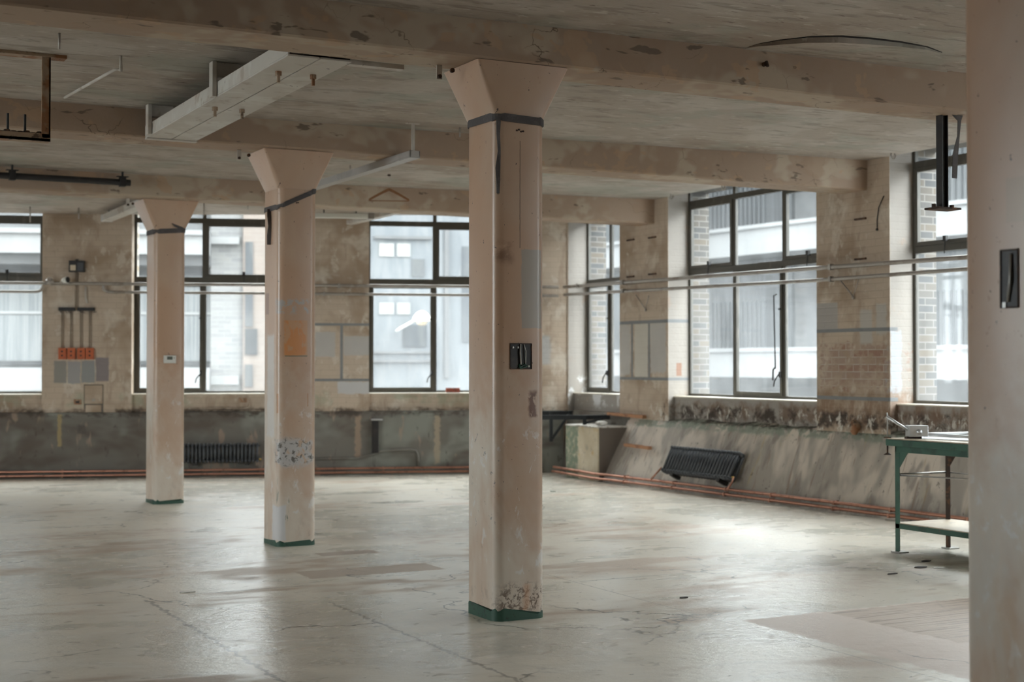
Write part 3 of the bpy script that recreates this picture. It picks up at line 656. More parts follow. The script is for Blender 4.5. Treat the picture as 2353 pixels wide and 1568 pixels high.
# straps tied round the columns
def strap(parent_xy, label, zl, zr, tail, wd=.035, z_back=None):
    x, y = parent_xy
    t = thing('strap', label, 'strap', WORLD, (x, y, 2.9), 'dark straps tied round column necks')
    ring = rr(CW + .012, CD + .012, .062, 0, 5); mb = MB(); vs = []; n = len(ring)
    for i, p in enumerate(ring):
        u = (p[0] + CW / 2) / CW; z = zl + (zr - zl) * max(0, min(1, u)) - 2.9
        z += .004 * math.sin(i * 1.9)
        h = wd * (.55 + .45 * abs(math.sin(i * .55 + 1)))
        vs += [(p[0], p[1], z - h / 2), (p[0], p[1], z + h / 2), (p[0] * 1.012, p[1] * 1.012, z + h / 2), (p[0] * 1.012, p[1] * 1.012, z - h / 2)]
    fs = []
    for i in range(n):
        a = 4 * i; b = 4 * ((i + 1) % n)
        for k in range(4): fs.append((a + k, b + k, b + (k + 1) % 4, a + (k + 1) % 4))
    mb.add(vs, fs).build('loop', M['strap'], t, smooth=False)
    if tail:
        q = MB(); pts = tail
        rings = []
        for j, (px, py, pz, w2) in enumerate(pts):
            tw = .35 * math.sin(j * 1.4)
            rings.append([(px - w2 / 2 * math.cos(tw), py - w2 / 2 * math.sin(tw), pz - 2.9), (px + w2 / 2 * math.cos(tw), py + w2 / 2 * math.sin(tw), pz - 2.9), (px + w2 / 2 * math.cos(tw), py + w2 / 2 * math.sin(tw) + .004, pz - 2.9), (px - w2 / 2 * math.cos(tw), py - w2 / 2 * math.sin(tw) + .004, pz - 2.9)])
        q.loft(rings).build('loose_end', M['strap'], t)
    return t
strap((3.985, 7.67), 'dark strap on the centre column, its narrow tail hanging along the corner', 2.955, 2.94, [(-.150, -.206, 2.95, .03), (-.155, -.210, 2.85, .028), (-.150, -.214, 2.75, .018), (-.158, -.212, 2.65, .028), (-.155, -.210, 2.58, .022), (-.156, -.210, 2.50, .020)], .05)
strap((3.965, 11.56), 'dark strap slung slanting round the column with the orange paint scar', 2.80, 2.955, [(-.178, .0, 2.80, .04), (-.185, -.02, 2.74, .05), (-.182, -.02, 2.66, .03), (-.184, -.01, 2.58, .035), (-.182, -.0, 2.50, .03)], .045)
strap((3.945, 15.63), 'dark strap knotted high on the column with the thermostat', 2.93, 2.955, [(.02, -.206, 3.03, .02), (.05, -.210, 3.01, .07), (.09, -.210, 2.985, .09), (.15, -.208, 2.96, .05)], .055)
strap((4.075, 3.70), 'strap at the top of the big blurred column, its dark end hanging down', 2.95, 2.96, [(-.150, -.212, 2.95, .03), (-.158, -.212, 2.85, .035), (-.155, -.212, 2.75, .035), (-.156, -.212, 2.64, .035)])
# thermostat on the far column
t = thing('thermostat', 'small white thermostat with grey display on the far column', 'thermostat', WORLD, (3.94, 15.43, 1.556))
MB().box(-.066, .066, -.028, 0, -.042, .042).build('housing', M['white'], t, bevel=.005)
MB().box(-.032, .026, -.030, -.028, -.004, .030).build('display', mat('display_grey', (.10, .11, .09), .3), t)
MB().box(.036, .050, -.031, -.028, .008, .022).build('button', M['galv'], t)

# ================================================================= CONDUITS ON THE WALLS
def conduit(fr, pts, r, label, clips=()):
    t = thing('conduit', label, 'conduit', fr, (0, 0, 0), 'metal conduits running round the hall')
    MB().tube(pts, r, 12).build('pipe', M['gap'], t, autosm=True)
    for (cx, cy, cz) in clips:
        c = MB().box(cx - .018, cx + .018, cy - r - .006, cy + r + .006, cz - r - .008, cz + r + .008).box(cx - .014, cx + .014, cy + r, .049 if fr is BK else -.001, cz - .012, cz + .012)
        c.build('clip', M['gap'], t, bevel=.003)
    return t
conduit(BK, [(-9, -.03, 2.565), (7.42, -.03, 2.572)], .021, 'upper conduit crossing the back wall windows', [(s, -.03, 2.568) for s in (-2.0, -.9, 4.4, 7.1)])
conduit(BK, [(-9, -.03, 2.462), (.44, -.03, 2.455), (.50, -.03, 2.47), (.53, -.03, 2.53)], .019, 'lower conduit ending in an upward elbow before the fuse box')
conduit(BK, [(1.30, -.03, 2.545), (1.31, -.03, 2.49), (1.35, -.03, 2.465), (1.45, -.03, 2.459), (7.42, -.03, 2.452)], .019, 'lower conduit starting with a bend beyond the fuse box', [(s, -.03, 2.455) for s in (4.2, 7.1)])
conduit(RT, [(-17.30, -.09, 2.575), (-11.97, -.10, 2.518), (-9.8, -.10, 2.492), (3, -.10, 2.47)], .023, 'upper conduit sloping along the side wall windows', [(s, -.1, z) for s, z in ((-16.9, 2.57), (-15.75, 2.56), (-11.7, 2.515), (-7.6, 2.485))])
conduit(RT, [(-17.30, -.09, 2.468), (-11.97, -.10, 2.389), (-9.8, -.10, 2.383), (3, -.10, 2.36)], .020, 'lower conduit sloping along the side wall windows', [(s, -.1, z) for s, z in ((-15.75, 2.449), (-11.7, 2.389), (-7.6, 2.38))])
# copper heating pipes near the floor
def copper(fr, pts, r, label, clips=()):
    t = thing('copper_pipe', label, 'pipe', fr, (0, 0, 0), 'paired copper heating pipes along the floor edge')
    MB().tube(pts, r, 10).build('pipe', M['copper'], t, autosm=True)
    for p in clips: MB().box(p[0] - .012, p[0] + .012, p[1] - r - .004, p[1] + r + .03, p[2] - r - .005, p[2] + r + .005).build('clip', M['copper'], t, bevel=.002)
    return t
cl = [s for s in (-.6, .8, 2.2, 3.6, 5.0, 6.4)]
copper(BK, [(-9, -.075, .095), (6.95, -.075, .095), (7.05, -.12, .095)], .016, 'upper copper pipe along the foot of the back wall', [(s, -.075, .095) for s in cl])
copper(BK, [(-9, -.085, .042), (6.90, -.085, .042), (7.0, -.13, .042)], .016, 'lower copper pipe along the foot of the back wall', [(s, -.085, .042) for s in cl])
# (the same pipes carry on round the block and along the batter)
def cr(z, off):
    # right-wall frame: y negative is into the room
    return [(-16.95, -.46 - off, z + .02), (-15.86, -.475 - off, z), (-15.72, -.46 - off, z), (-15.60, -.455 - off + .02, z), (-13.8, -.36 - off, z), (-10.5, -.30 - off, z + .005), (3.4, -.30 - off, z + .01)]
cr_clips = [-15.2, -14.2, -13.2, -12.4, -11.4, -10.6, -9.6]
def _ycl(x):
    P_ = cr(0, 0)
    for a, b in zip(P_, P_[1:]):
        if a[0] <= x <= b[0]: return a[1] + (b[1] - a[1]) * (x - a[0]) / (b[0] - a[0])
    return -.3
copper(RT, cr(.098, .0), .017, 'upper copper pipe along the foot of the sloping plinth', [(s, _ycl(s), .098) for s in cr_clips])
copper(RT, cr(.042, .02), .017, 'lower copper pipe along the foot of the sloping plinth', [(s, _ycl(s) - .02, .042) for s in cr_clips])

# ================================================================= RADIATORS
def radiator(fr, loc, wd, ht, dp, n, label, lean=0.0):
    t = thing('radiator', label, 'radiator', fr, loc, 'column radiators')
    t.rotation_euler = (lean, 0, fr.rot) if not lean else (Matrix.Rotation(fr.rot, 4, 'Z') @ Matrix.Rotation(lean, 4, 'X')).to_euler()
    pt = wd / n
    for i in range(n):
        x = (i + .5) * pt; m = MB()
        for yy in (-dp * .33, dp * .33):
            m.tube([(x, yy, .03), (x, yy, ht - .03)], pt * .33, 8)
        m.tube([(x, -dp * .36, .022), (x, dp * .36, .022)], [pt * .40, pt * .40], 8); m.tube([(x, -dp * .36, ht - .022), (x, dp * .36, ht - .022)], [pt * .40, pt * .40], 8)
        m.ball((x, -dp * .36, .022), pt * .40, pt * .5, .022, 8, 6); m.ball((x, -dp * .36, ht - .022), pt * .40, pt * .5, .022, 8, 6)
        m.build('section', M['radiator'], t, smooth=True)
    MB().tube([(-.01, 0, .04), (wd + .01, 0, .04)], .016, 8).tube([(-.01, 0, ht - .04), (wd + .01, 0, ht - .04)], .016, 8).build('header', M['radiator'], t, smooth=True)
    for fx in (wd * .16, wd * .84): MB().box(fx - .03, fx + .03, -.035, .10, -.035, 0.012).build('bracket', M['black'], t, bevel=.006)
    MB().tube([(wd + .0, -.02, .04), (wd + .03, -.02, .04)], .012, 8).build('valve', M['brass'], t, smooth=True)
    return t
radiator(BK, (2.34, -.075, .19), 1.0, .265, .10, 20, 'dark column radiator hanging upright on the back wall')
r2 = radiator(RT, (-14.42, -.375, .20), 1.37, .345, .11, 23, 'dark column radiator tilted back on the sloping plinth', lean=-math.radians(27))
MB().tube([(-.05, -.02, .06), (-.09, -.03, -.02), (-.12, -.05, -.12)], .011, 8).build('tail_pipe', M['copper'], r2, smooth=True)
MB().tube([(1.40, -.02, .04), (1.42, -.03, -.03), (1.41, -.05, -.13)], .011, 8).build('tail_pipe', M['copper'], r2, smooth=True)

# ================================================================= PIER WITH THE FUSE BOX
S0 = .05
t = thing('fuse_box', 'black open fuse box high on the pier with cream plate inside', 'fuse box', BK, (.956, S0, 2.797))
MB().box(-.100, .100, -.06, 0, -.076, .076).build('housing', M['black'], t, bevel=.004)
MB().box(-.082, -.012, -.064, -.060, -.055, .018).build('cream_plate', M['benchtop'], t, bevel=.002)
MB().box(.012, .085, -.068, -.060, -.06, .05).build('switch_block', M['radiator'], t, bevel=.004)
MB().tube([(0, -.03, .076), (0, -.03, .095)], .02, 10).build('gland', M['black'], t)
t = thing('flood_light', 'small pale round lamp head clamped to the conduit under the fuse box', 'lamp', BK, (.83, -.10, 2.606))
MB().tube([(-.045, .03, 0), (-.02, -.0, .0), (.03, -.03, .005)], [.018, .036, .046], 14).build('shell', M['white'], t, smooth=True)
MB().tube([(.028, -.031, .005), (.036, -.036, .005)], .040, 14).build('dark_lens', M['black'], t)
MB().tube([(-.045, .03, 0), (-.08, .04, -.03), (-.14, .06, -.035)], .010, 8).build('clamp', M['gap'], t)
def junk(fr, loc, label):
    t = thing('pipe_fitting', label, 'pipe fitting', fr, loc)
    MB().tube([(-.05, 0, 0), (.05, 0, 0)], .030, 10).build('body', M['gap'], t, smooth=True)
    MB().tube([(.03, -.01, .0), (.03, -.03, .03), (0, -.03, .055), (-.03, -.02, .03)], .009, 8).build('screw_ring', M['gap'], t, smooth=True); return t
junk(BK, (.62, -.04, 2.59), 'knuckled conduit fitting between the elbow and the lamp head')
# conduits down the pier
def drop(fr, x, z0, z1, r, label, y=None, grp='thin vertical conduits on the fuse box pier'):
    yy = S0 - r - .002 if y is None else y
    return tag(MB().tube([(0, 0, 0), (0, 0, z1 - z0)], r, 10).build('vertical_conduit', M['paintpipe'], fr=fr, loc=(x, yy, z0), smooth=True), label, 'conduit', grp)
drop(BK, .940, 2.24, 2.722, .008, 'thin vertical conduit dropping from the fuse box, the left of two')
drop(BK, .968, 2.24, 2.722, .008, 'thin vertical conduit dropping from the fuse box, the right of two')
for k, (xx, word) in enumerate(((.775, 'first'), (.890, 'second'), (1.015, 'third'), (1.128, 'fourth'))):
    for dx in (-.012, .012):
        drop(BK, xx + dx, 1.719, 2.205, .006, 'slim conduit, one of the pair feeding the %s orange switch box from the window' % word, grp='slim conduits to the %s orange switch box' % word)
    t = thing('switch_box', 'orange switch box with dark knobs, %s of four from the window side' % word, 'switch box', BK, (xx, S0, 1.644), 'orange switch boxes in a row')
    MB().box(-.050, .050, -.045, 0, -.075, .075).build('housing', M['orange'], t, bevel=.004)
    MB().box(-.036, .036, -.049, -.045, -.058, .058).build('cover', M['orange'], t, bevel=.003)
    for kz in (.028, -.026): MB().tube([(0, -.049, kz), (0, -.062, kz)], .012, 10).build('knob', M['black'], t)
for a, b, lab in ((.723, .935, 'dark cable trough over the orange boxes, on the window side'), (.963, 1.185, 'dark cable trough over the orange boxes, with loose wires')):
    t = thing('cable_trough', lab, 'cable trough', BK, ((a + b) / 2, S0, 2.232)); hw = (b - a) / 2
    MB().box(-hw, hw, -.05, 0, -.022, .022).build('trough', M['black'], t, bevel=.003)
    for k in range(5):
        x = random.uniform(-hw, hw)
        MB().tube([(x, -.03, -.02), (x + .01, -.045, -.04), (x + .03, -.04, -.035 - .02 * random.random())], .004, 6).build('loose_wire', M['strap'], t, smooth=True)
t = thing('hatch_door', 'small cream metal hatch door low on the fuse box pier', 'hatch door', BK, (1.175, S0, 1.04))
MB().box(-.115, .115, -.012, 0, -.06, .185).build('door', M['wall_back'], t, bevel=.003)
MB().box(-.125, .125, -.006, 0, -.19, .195).build('surround', M['plinth_back'], t, bevel=.002)
MB().box(-.10, .10, -.02, -.006, -.17, -.075).build('lower_flap', M['wall_back'], t, bevel=.003)
MB().tube([(0, -.012, -.01), (0, -.022, -.01)], .02, 10).build('lock', M['gap'], t)
t = thing('wall_vent', 'small brown vent plate beside the hatch door', 'vent', BK, (.97, S0, 1.005))
MB().box(-.048, .048, -.012, 0, -.034, .034).build('plate', M['rust'], t, bevel=.003)
MB().box(-.025, .025, -.015, -.012, -.015, .012).build('slot', M['black'], t)
tag(MB().tube([(0, 0, 0), (0, -.01, -.15), (.02, 0, -.22)], .012, 8).build('short_pipe', M['steelpaint'], fr=BK, loc=(1.02 + .05, .03, 2.53), smooth=True), 'short painted pipe stub hanging beneath the upper conduit', 'pipe')

# ================================================================= TAPE ON THE PIERS
def tape(fr, x0, x1, z0, z1, y, label, wrap=None, tilt=0.0, grp='grey tape strips stuck on the piers'):
    mb = MB(); ln = x1 - x0
    mb.add([(x0, y - .0015, z0), (x1, y - .0015, z0 + tilt), (x1, y - .0015, z1 + tilt), (x0, y - .0015, z1), (x0, y + .0, z0), (x1, y + .0, z0 + tilt), (x1, y + .0, z1 + tilt), (x0, y + .0, z1)],
           [(0, 1, 2, 3), (4, 7, 6, 5), (0, 4, 5, 1), (3, 2, 6, 7), (0, 3, 7, 4), (1, 5, 6, 2)])
    if wrap: mb.box(x1 - .0001, x1 + .0015, y, y + wrap, z0 + tilt, z1 + tilt)
    return tag(mb.build('tape_strip', M['tape'], fr=fr), label, 'tape', grp)
tape(BK, 3.665, 4.812, 2.028, 2.062, S0, 'upper horizontal tape strip on the pier behind the orange scarred column')
tape(BK, 3.665, 4.812, 1.272, 1.306, S0, 'lower horizontal tape strip on the pier behind the orange scarred column')
tape(BK, 4.420, 4.456, 1.306, 2.028, S0, 'vertical tape strip joining the two bands on the back wall pier')
tape(RT, -16.0, -14.87, 2.020, 2.062, 0, 'upper tape strip on the pier between the two farther side windows', wrap=.32)
tape(RT, -16.0, -14.87, 1.302, 1.338, 0, 'lower tape strip on the pier between the two farther side windows', wrap=.32)
tape(RT, -15.72, -15.68, 1.338, 2.020, 0, 'vertical tape strip on the far side pier, next to the narrow window')
tape(RT, -15.32, -15.28, 1.338, 2.020, 0, 'vertical tape strip on the far side pier, next to the wide window')
tape(RT, -12.05, -10.93, 1.836, 1.872, 0, 'upper tape strip above the bare brick patch', wrap=.10)
tape(RT, -12.05, -10.93, 1.132, 1.170, 0, 'lower tape strip beneath the bare brick patch', wrap=.10)
# pieces of reinforcing iron sticking from the far pier
for (x, z, w) in ((-15.72, 3.109, 'window side, upper'), (-15.21, 3.103, 'room side, upper'), (-15.72, 2.636, 'window side, lower'), (-15.21, 2.641, 'room side, lower'), (-11.35, 2.99, 'upper'), (-11.35, 2.58, 'lower')):
    far = x < -14
    tag(MB().box(-.085, .085, -.02, 0, -.010, .010).build('iron_tie', M['darkrust'], fr=RT, loc=(x, 0, z), bevel=.003),
        ('rusty iron tie in the far side pier, %s one' % w) if far else ('rusty iron tie in the pier with bare bricks, %s one' % w), 'iron tie', 'iron ties set in the side piers')
for x, lab in ((-15.35, 'thin V-shaped bracket under the conduits on the far side pier'), (-11.45, 'thin V-shaped bracket under the conduits above the bare bricks')):
    tag(MB().tube([(-.18, -.05, .19), (0, -.02, 0)], .006, 6).tube([(.12, -.05, .17), (0, -.02, 0)], .005, 6).ball((0, -.02, -.01), .016, .014, .02, 8, 6).build('v_bracket', M['gap'], fr=RT, loc=(x, 0, 2.20), smooth=True), lab, 'bracket')
tag(MB().tube([(.10, -.01, .33), (.03, -.015, .22), (.0, -.01, .1), (0, -.01, 0)], .005, 6).ball((0, -.012, 0), .014, .012, .014, 8, 6).build('hanging_cable', M['black'], fr=RT, loc=(-11.1, 0, 2.86), smooth=True), 'thin black cable curving down the pier with bare bricks', 'cable')

# ================================================================= CORNER BLOCK, BRACKETS, DEBRIS
bt = thing('plaster_block', 'waist high plastered block with green and ochre front in the corner', 'block', WORLD, (9.555, 15.82, 0))
blk = MB().prism([(0, 0), (.43, -.10), (.44, .95), (0, .82)], 0, .685)
blk.build('body', M['block'], bt, bevel=.006)
MB().prism([(-.008, -.006), (.43, -.106), (.44, .95), (-.008, .826)], .686, .705).build('top_crust', M['rubble'], bt, bevel=.006)
tag(MB().ball((0, 0, .032), .08, .10, .032, 9, 6).ball((.07, .06, .022), .05, .06, .022, 7, 5).ball((-.03, -.10, .018), .04, .05, .018, 7, 5).build('rubble_heap', M['rubble'], loc=(9.72, 16.0, .706)), 'small heap of crumbled plaster on the corner block', 'rubble')
def angle_bracket(fr, loc, L0, L1, leg, diag, label):
    t = thing('steel_bracket', label, 'bracket', fr, loc, 'dark steel brackets by the corner')
    MB().box(-L0, L1, -.05, .0, -.008, 0).box(-L0, L1, -.008, 0, -.06, -.008).build('top_angle', M['slat'], t, bevel=.002)
    MB().box(-.025, .02, -.04, -.008, -leg, -.008).build('leg', M['slat'], t, bevel=.002)
    MB().bar((0, -.025, -leg + .02), (diag, -.025, -.03), .03, .03).build('brace', M['slat'], t)
    return t
angle_bracket(BK, (7.30, -.12, .86), .65, .30, .42, .26, 'dark steel bracket half hidden behind the centre column')
angle_bracket(RT, (-16.35, -.33, .835), .6, .34, .128, .32, 'dark steel bracket above the corner block').rotation_euler = (0, 0, math.radians(-19))
for (x, y, z, ln, rz, lab) in ((-15.75, -.06, .845, .86, .0, 'longer splintered plank lying on top of the sloping plinth'), (-15.2, -.24, .475, .56, .0, 'short splintered plank stuck on the slope under the longer one')):
    t = MB(); n = 7; rings = []
    for j in range(n + 1):
        x_ = -ln / 2 + ln * j / n; k = .9 + .12 * math.sin(j * 2.1)
        rings.append([(x_, -.03 * k, -.02), (x_, .03 * k, -.02), (x_, .03, .02 * k), (x_, -.03, .022 * k)])
    o = t.loft(rings).build('plank', M['plank'], fr=RT, loc=(x, y, z)); o.rotation_euler = (0, .02, RT.rot + rz); tag(o, lab, 'plank', 'splintered planks by the corner')
tag(MB().tube([(0, 0, 0), (.04, -.03, 0)], [.06, .05], 12).ball((.01, -.02, .0), .05, .05, .085, 10, 8).build('rust_stub', M['rust'], fr=RT, loc=(-11.38, -.06, .86), smooth=True), 'oval rusty pipe stub at the foot of the bare brick pier', 'pipe stub')
tag(MB().box(-.095, .095, -.05, .05, 0, .065).build('brick', M['brickred'], fr=BK, loc=(5.98, .25, 1.11), bevel=.004), 'loose red brick standing on the back window sill', 'brick')
# duct end on the back plinth and old wall pipe
t = thing('metal_duct', 'dark metal channel with a bright cap on the back wall plinth', 'duct', BK, (4.89, .0, .30))
MB().box(-.045, .045, -.06, .01, 0, .44).build('channel', M['black'], t, bevel=.004)
MB().box(-.055, .10, -.08, .01, .44, .462).build('cap', M['alu'], t, bevel=.002)
tag(MB().tube([(4.0, -.015, .225), (4.65, -.015, .228), (4.80, -.02, .26), (5.0, -.02, .328), (5.38, -.015, .338), (5.44, -.015, .325), (5.47, -.015, .27), (5.48, -.015, .115)], .018, 10).build('bent_wall_pipe', M['plinth_back'], fr=BK, smooth=True), 'old bent pipe crossing the grey plinth between the columns', 'pipe')
tag(MB().tube([(2.0, .09, .905), (3.16, .09, .905), (3.2, .09, .93), (3.2, .09, .96)], .016, 10).build('sill_pipe', M['wall_back'], fr=BK, smooth=True), 'painted pipe under the window above the upright radiator', 'pipe')
tag(MB().box(-.05, .05, -.02, 0, -.03, .03).build('wall_socket', M['rust'], fr=BK, loc=(3.12, .12, 1.02), bevel=.003), 'small brown box below the sill over the upright radiator', 'socket')

# ================================================================= CEILING FIXTURES
# twin channel beam slung between two ceiling beams
t = thing('steel_channel_beam', 'broad white painted steel beam slung between two ceiling beams', 'steel beam', WORLD, (2.865, 7.83, 3.262))
q = MB()
for a, b in ((-.195, -.004), (.004, .195)):
    q.box(a, b, 0, 3.40, 0, .012); q.box(a if a < 0 else b - .012, a + .012 if a < 0 else b, 0, 3.40, .012, .10); q.box(a + (.013 if a < 0 else 0), b - (.013 if b > 0 else 0), 0, 3.40, .088, .10)
q.build('channels', M['steelpaint'], t, bevel=.003)
for k, (px, py, lab) in enumerate(((.0, .05, 'far'), (.0, 3.33, 'near'))):
    MB().box(-.20 if k else .20, .55 if k == 0 else .20, py - .0, py + .06, (-.010 if k else .0), (-.001 if k else .03)).build('clamp_plate', M['steelpaint'], t, bevel=.003)
for px, py in ((-.10, 1.80), (.09, 1.80), (-.10, .45), (.12, .45)):
    MB().tube([(px, py, .0), (px, py, -.025)], .020, 8).tube([(px, py, -.025), (px, py, -.065)], .011, 8).build('bolt', M['rust'], t)
for px, py in ((-.23, 3.20), (-.23, 1.45)):
    MB().box(px - .0, px + .03, py - .04, py + .04, -.0, .232).box(px + .03, px + .20, py - .02, py + .02, .14, .232).build('hanger_plate', M['steelpaint'], t, bevel=.003)
# grey tray beyond the second beam
t = thing('cable_tray', 'grey channel tray slung under the ceiling behind the scarred column', 'cable tray', WORLD, (4.82, 10.90, 3.212))
MB().box(-.045, .045, 0, 3.0, 0, .012).box(-.045, -.035, 0, 3.0, .012, .062).box(.035, .045, 0, 3.0, .012, .062).box(-.045, .045, 0, .012, .012, .062).build('tray', M['traypaint'], t, bevel=.002)
MB().box(-.012, .012, .03, .055, .012, .305).box(-.06, .06, .02, .065, .290, .305).build('hanger', M['steelpaint'], t, bevel=.002)
# light trunking to the back wall and strip lamp
t = thing('trunking', 'pale trunking with a shiny end by the far column', 'trunking', WORLD, (4.02, 16.35, 3.36))
MB().box(-.07, .07, 0, 2.65, 0, .085).build('casing', M['steelpaint'], t, bevel=.006)
MB().box(-.072, .072, 2.56, 2.66, -.002, .087).build('end_cap', M['alu'], t, bevel=.004)
MB().tube([(0, 2.5, .085), (0, 2.5, .136)], .008, 8).tube([(0, .3, .085), (0, .3, .136)], .008, 8).build('rod', M['black'], t)
t = thing('strip_light', 'small unlit strip light under the ceiling near the back wall', 'lamp', WORLD, (6.45, 16.9, 3.33), rot=math.radians(-20))
MB().box(-.35, .35, -.05, .05, 0, .06).build('diffuser', M['white'], t, bevel=.01)
MB().box(.35, .43, -.05, .05, -.005, .07).build('dark_end', M['gap'], t, bevel=.004)
for sx in (-.2, .2): MB().tube([(sx, 0, .06), (sx, 0, .197)], .008, 8).build('rod', M['black'], t)
t = thing('trunking', 'pale trunking beside the strip light, running to the back wall', 'trunking', WORLD, (7.05, 15.6, 3.38))
MB().box(-.05, .05, 0, 2.5, 0, .06).build('casing', M['steelpaint'], t, bevel=.004)
MB().tube([(0, .5, .06), (0, .5, .158)], .008, 8).build('rod', M['black'], t)
# rusty hanger at the top corner and black pipe
t = thing('rusty_hanger', 'rusty steel hanger frame bolted to the ceiling', 'hanger frame', WORLD, (1.66, 9.57, 3.495))
MB().box(-1.2, .10, -.05, .05, -.022, 0).build('top_flange', M['rust'], t, bevel=.002)
MB().box(-.055, .0, -.045, -.030, -.545, -.022).box(-.012, .0, -.045, .045, -.545, -.022).build('upright', M['rust'], t, bevel=.002)
MB().box(-1.2, .0, -.045, .045, -.565, -.545).box(-1.2, 0, -.045, -.037, -.565, -.515).build('bottom_flange', M['rust'], t, bevel=.002)
for sx in (-.255, -.15): MB().tube([(sx, 0, -.54), (sx, 0, -.395)], .008, 8).build('threaded_stud', M['black'], t)
q = MB()
for k in range(7): q.ball((-.30 + .04 * k, 0, -.525), .03, .03, .022 + .012 * math.sin(k * 1.9) ** 2, 8, 5)
q.build('rust_crust', M['darkrust'], t)
t = thing('hanging_pipe', 'black pipe slung under the ceiling before the last beam', 'pipe', WORLD, (2.80, 15.02, 3.385))
MB().tube([(-2.6, 0, 0), (.62, 0, 0)], .033, 12).build('pipe', M['black'], t, autosm=True)
for x in (.54, -.55): MB().box(x - .03, x + .03, -.042, .042, -.042, .055).box(x - .06, x + .06, -.03, .03, .055, .062).tube([(x, 0, .06), (x, 0, .11)], .012, 8).build('clamp', M['black'], t, bevel=.003)
tag(MB().tube([(2.07, 9.37, 3.5), (2.07, 9.37, 3.40), (2.05, 9.45, 3.42), (2.0, 10.9, 3.47)], .010, 8).build('bent_strip', M['steelpaint'], smooth=True), 'thin painted strip with a bent end running under the ceiling', 'strip')
# wooden coat hanger
t = thing('coat_hanger', 'wooden coat hanger dangling from the ceiling', 'coat hanger', WORLD, (5.935, 14.1, 3.495), rot=math.radians(-22))
q = MB(); rings = []
for j in range(17):
    x = -.215 + .43 * j / 16; a = abs(x) / .215; z = -.135 - .115 * a ** 1.1; h_ = .017 - .004 * a
    rings.append([(x, -.007, z - h_), (x, .007, z - h_), (x, .007, z + h_), (x, -.007, z + h_)])
q.loft(rings).build('shoulders', M['wood'], t, bevel=.003)
MB().tube([(-.205, 0, -.257), (.205, 0, -.257)], .0055, 8).build('trouser_bar', M['wood'], t, smooth=True)
MB().tube([(0, 0, -.12), (0, 0, -.055), (.018, 0, -.04), (.022, 0, -.018), (.004, 0, -.004), (-.012, 0, -.016)], .0028, 8).build('hook', M['galv'], t, smooth=True)
tag(MB().ball((0, 0, -.012), .02, .02, .012, 8, 6).build('ceiling_stud', M['darkrust'], loc=(5.935, 14.1, 3.522), smooth=True), 'dark stud in the ceiling that holds the coat hanger', 'ceiling stud')
# rods and hooks left in the ceiling
rods = [(3.62, 18.75, .14, 'above the shiny trunking end'), (3.05, 18.9, .20, 'over the side window of the fuse box pier'), (4.92, 17.6, .16, 'over the window behind the far column'), (5.45, 17.5, .07, 'shorter one over the window behind the far column'),
        (5.28, 11.0, .08, 'beside the grey tray hanger'), (5.30, 13.6, .05, 'near the coat hanger'), (1.60, 8.9, .10, 'near the rusty hanger frame')]
for x, y, ln, w in rods:
    z = zslab(x); tag(MB().tube([(0, 0, 0), (0, 0, -ln)], .008, 8).build('hanging_rod', M['gap'], loc=(x, y, z + .002), smooth=True), 'thin threaded rod hanging from the ceiling, ' + w, 'rod', 'threaded rods left in the ceiling')
for x, y, w in ((9.86, 14.6, 'at the far corner of the wide window'), (9.86, 13.55, 'over the middle of the wide window'), (9.86, 10.75, 'over the reveal of the window by the green bench')):
    z = zslab(x)
    tag(MB().tube([(0, 0, 0), (0, 0, -.03), (.0, -.02, -.06), (0, -.05, -.062), (0, -.065, -.035), (0, -.05, -.02), (0, -.04, -.035)], .007, 8).build('ceiling_hook', M['gap'], loc=(x, y, z + .003), smooth=True), 'curled metal hook in the ceiling ' + w, 'hook', 'curled hooks along the window heads')
for (x, y, zz, w) in ((3.57, 7.72, 3.275, 'beside the centre column'), (3.52, 11.55, 3.275, 'beside the scarred column'), (3.50, 15.48, 3.275, 'beside the far column')):
    t = thing('bolt_tab', 'small steel tab with a ring bolt under the beam ' + w, 'bolt tab', WORLD, (x, y, zz), 'bolt tabs beside the capitals')
    MB().box(-.018, .018, -.004, .004, -.085, 0).build('tab', M['steelpaint'], t, bevel=.002)
    MB().tube([(0, -.004, -.068), (0, -.014, -.068)], .012, 10).build('bolt', M['darkrust'], t)
for cx, cy, w in ((3.72, 7.405, 'centre'), (3.70, 11.30, 'orange scarred'), (3.68, 15.36, 'far')):
    tag(MB().tube([(0, 0, 0), (0, -.016, 0)], .014, 10).build('ring_bolt', M['darkrust'], loc=(cx - .10, cy + .25, 3.235)), 'dark ring bolt on the capital of the %s column' % w, 'bolt', 'ring bolts on the capitals')
tag(MB().tube([(0, 0, 0), (0, -.03, 0)], .015, 8).tube([(0, -.03, .015), (0, -.045, -.02)], .01, 8).build('beam_bolt', M['darkrust'], loc=(5.72, 7.408, 3.43)), 'dark bolt sticking from the upper edge of the first beam', 'bolt')
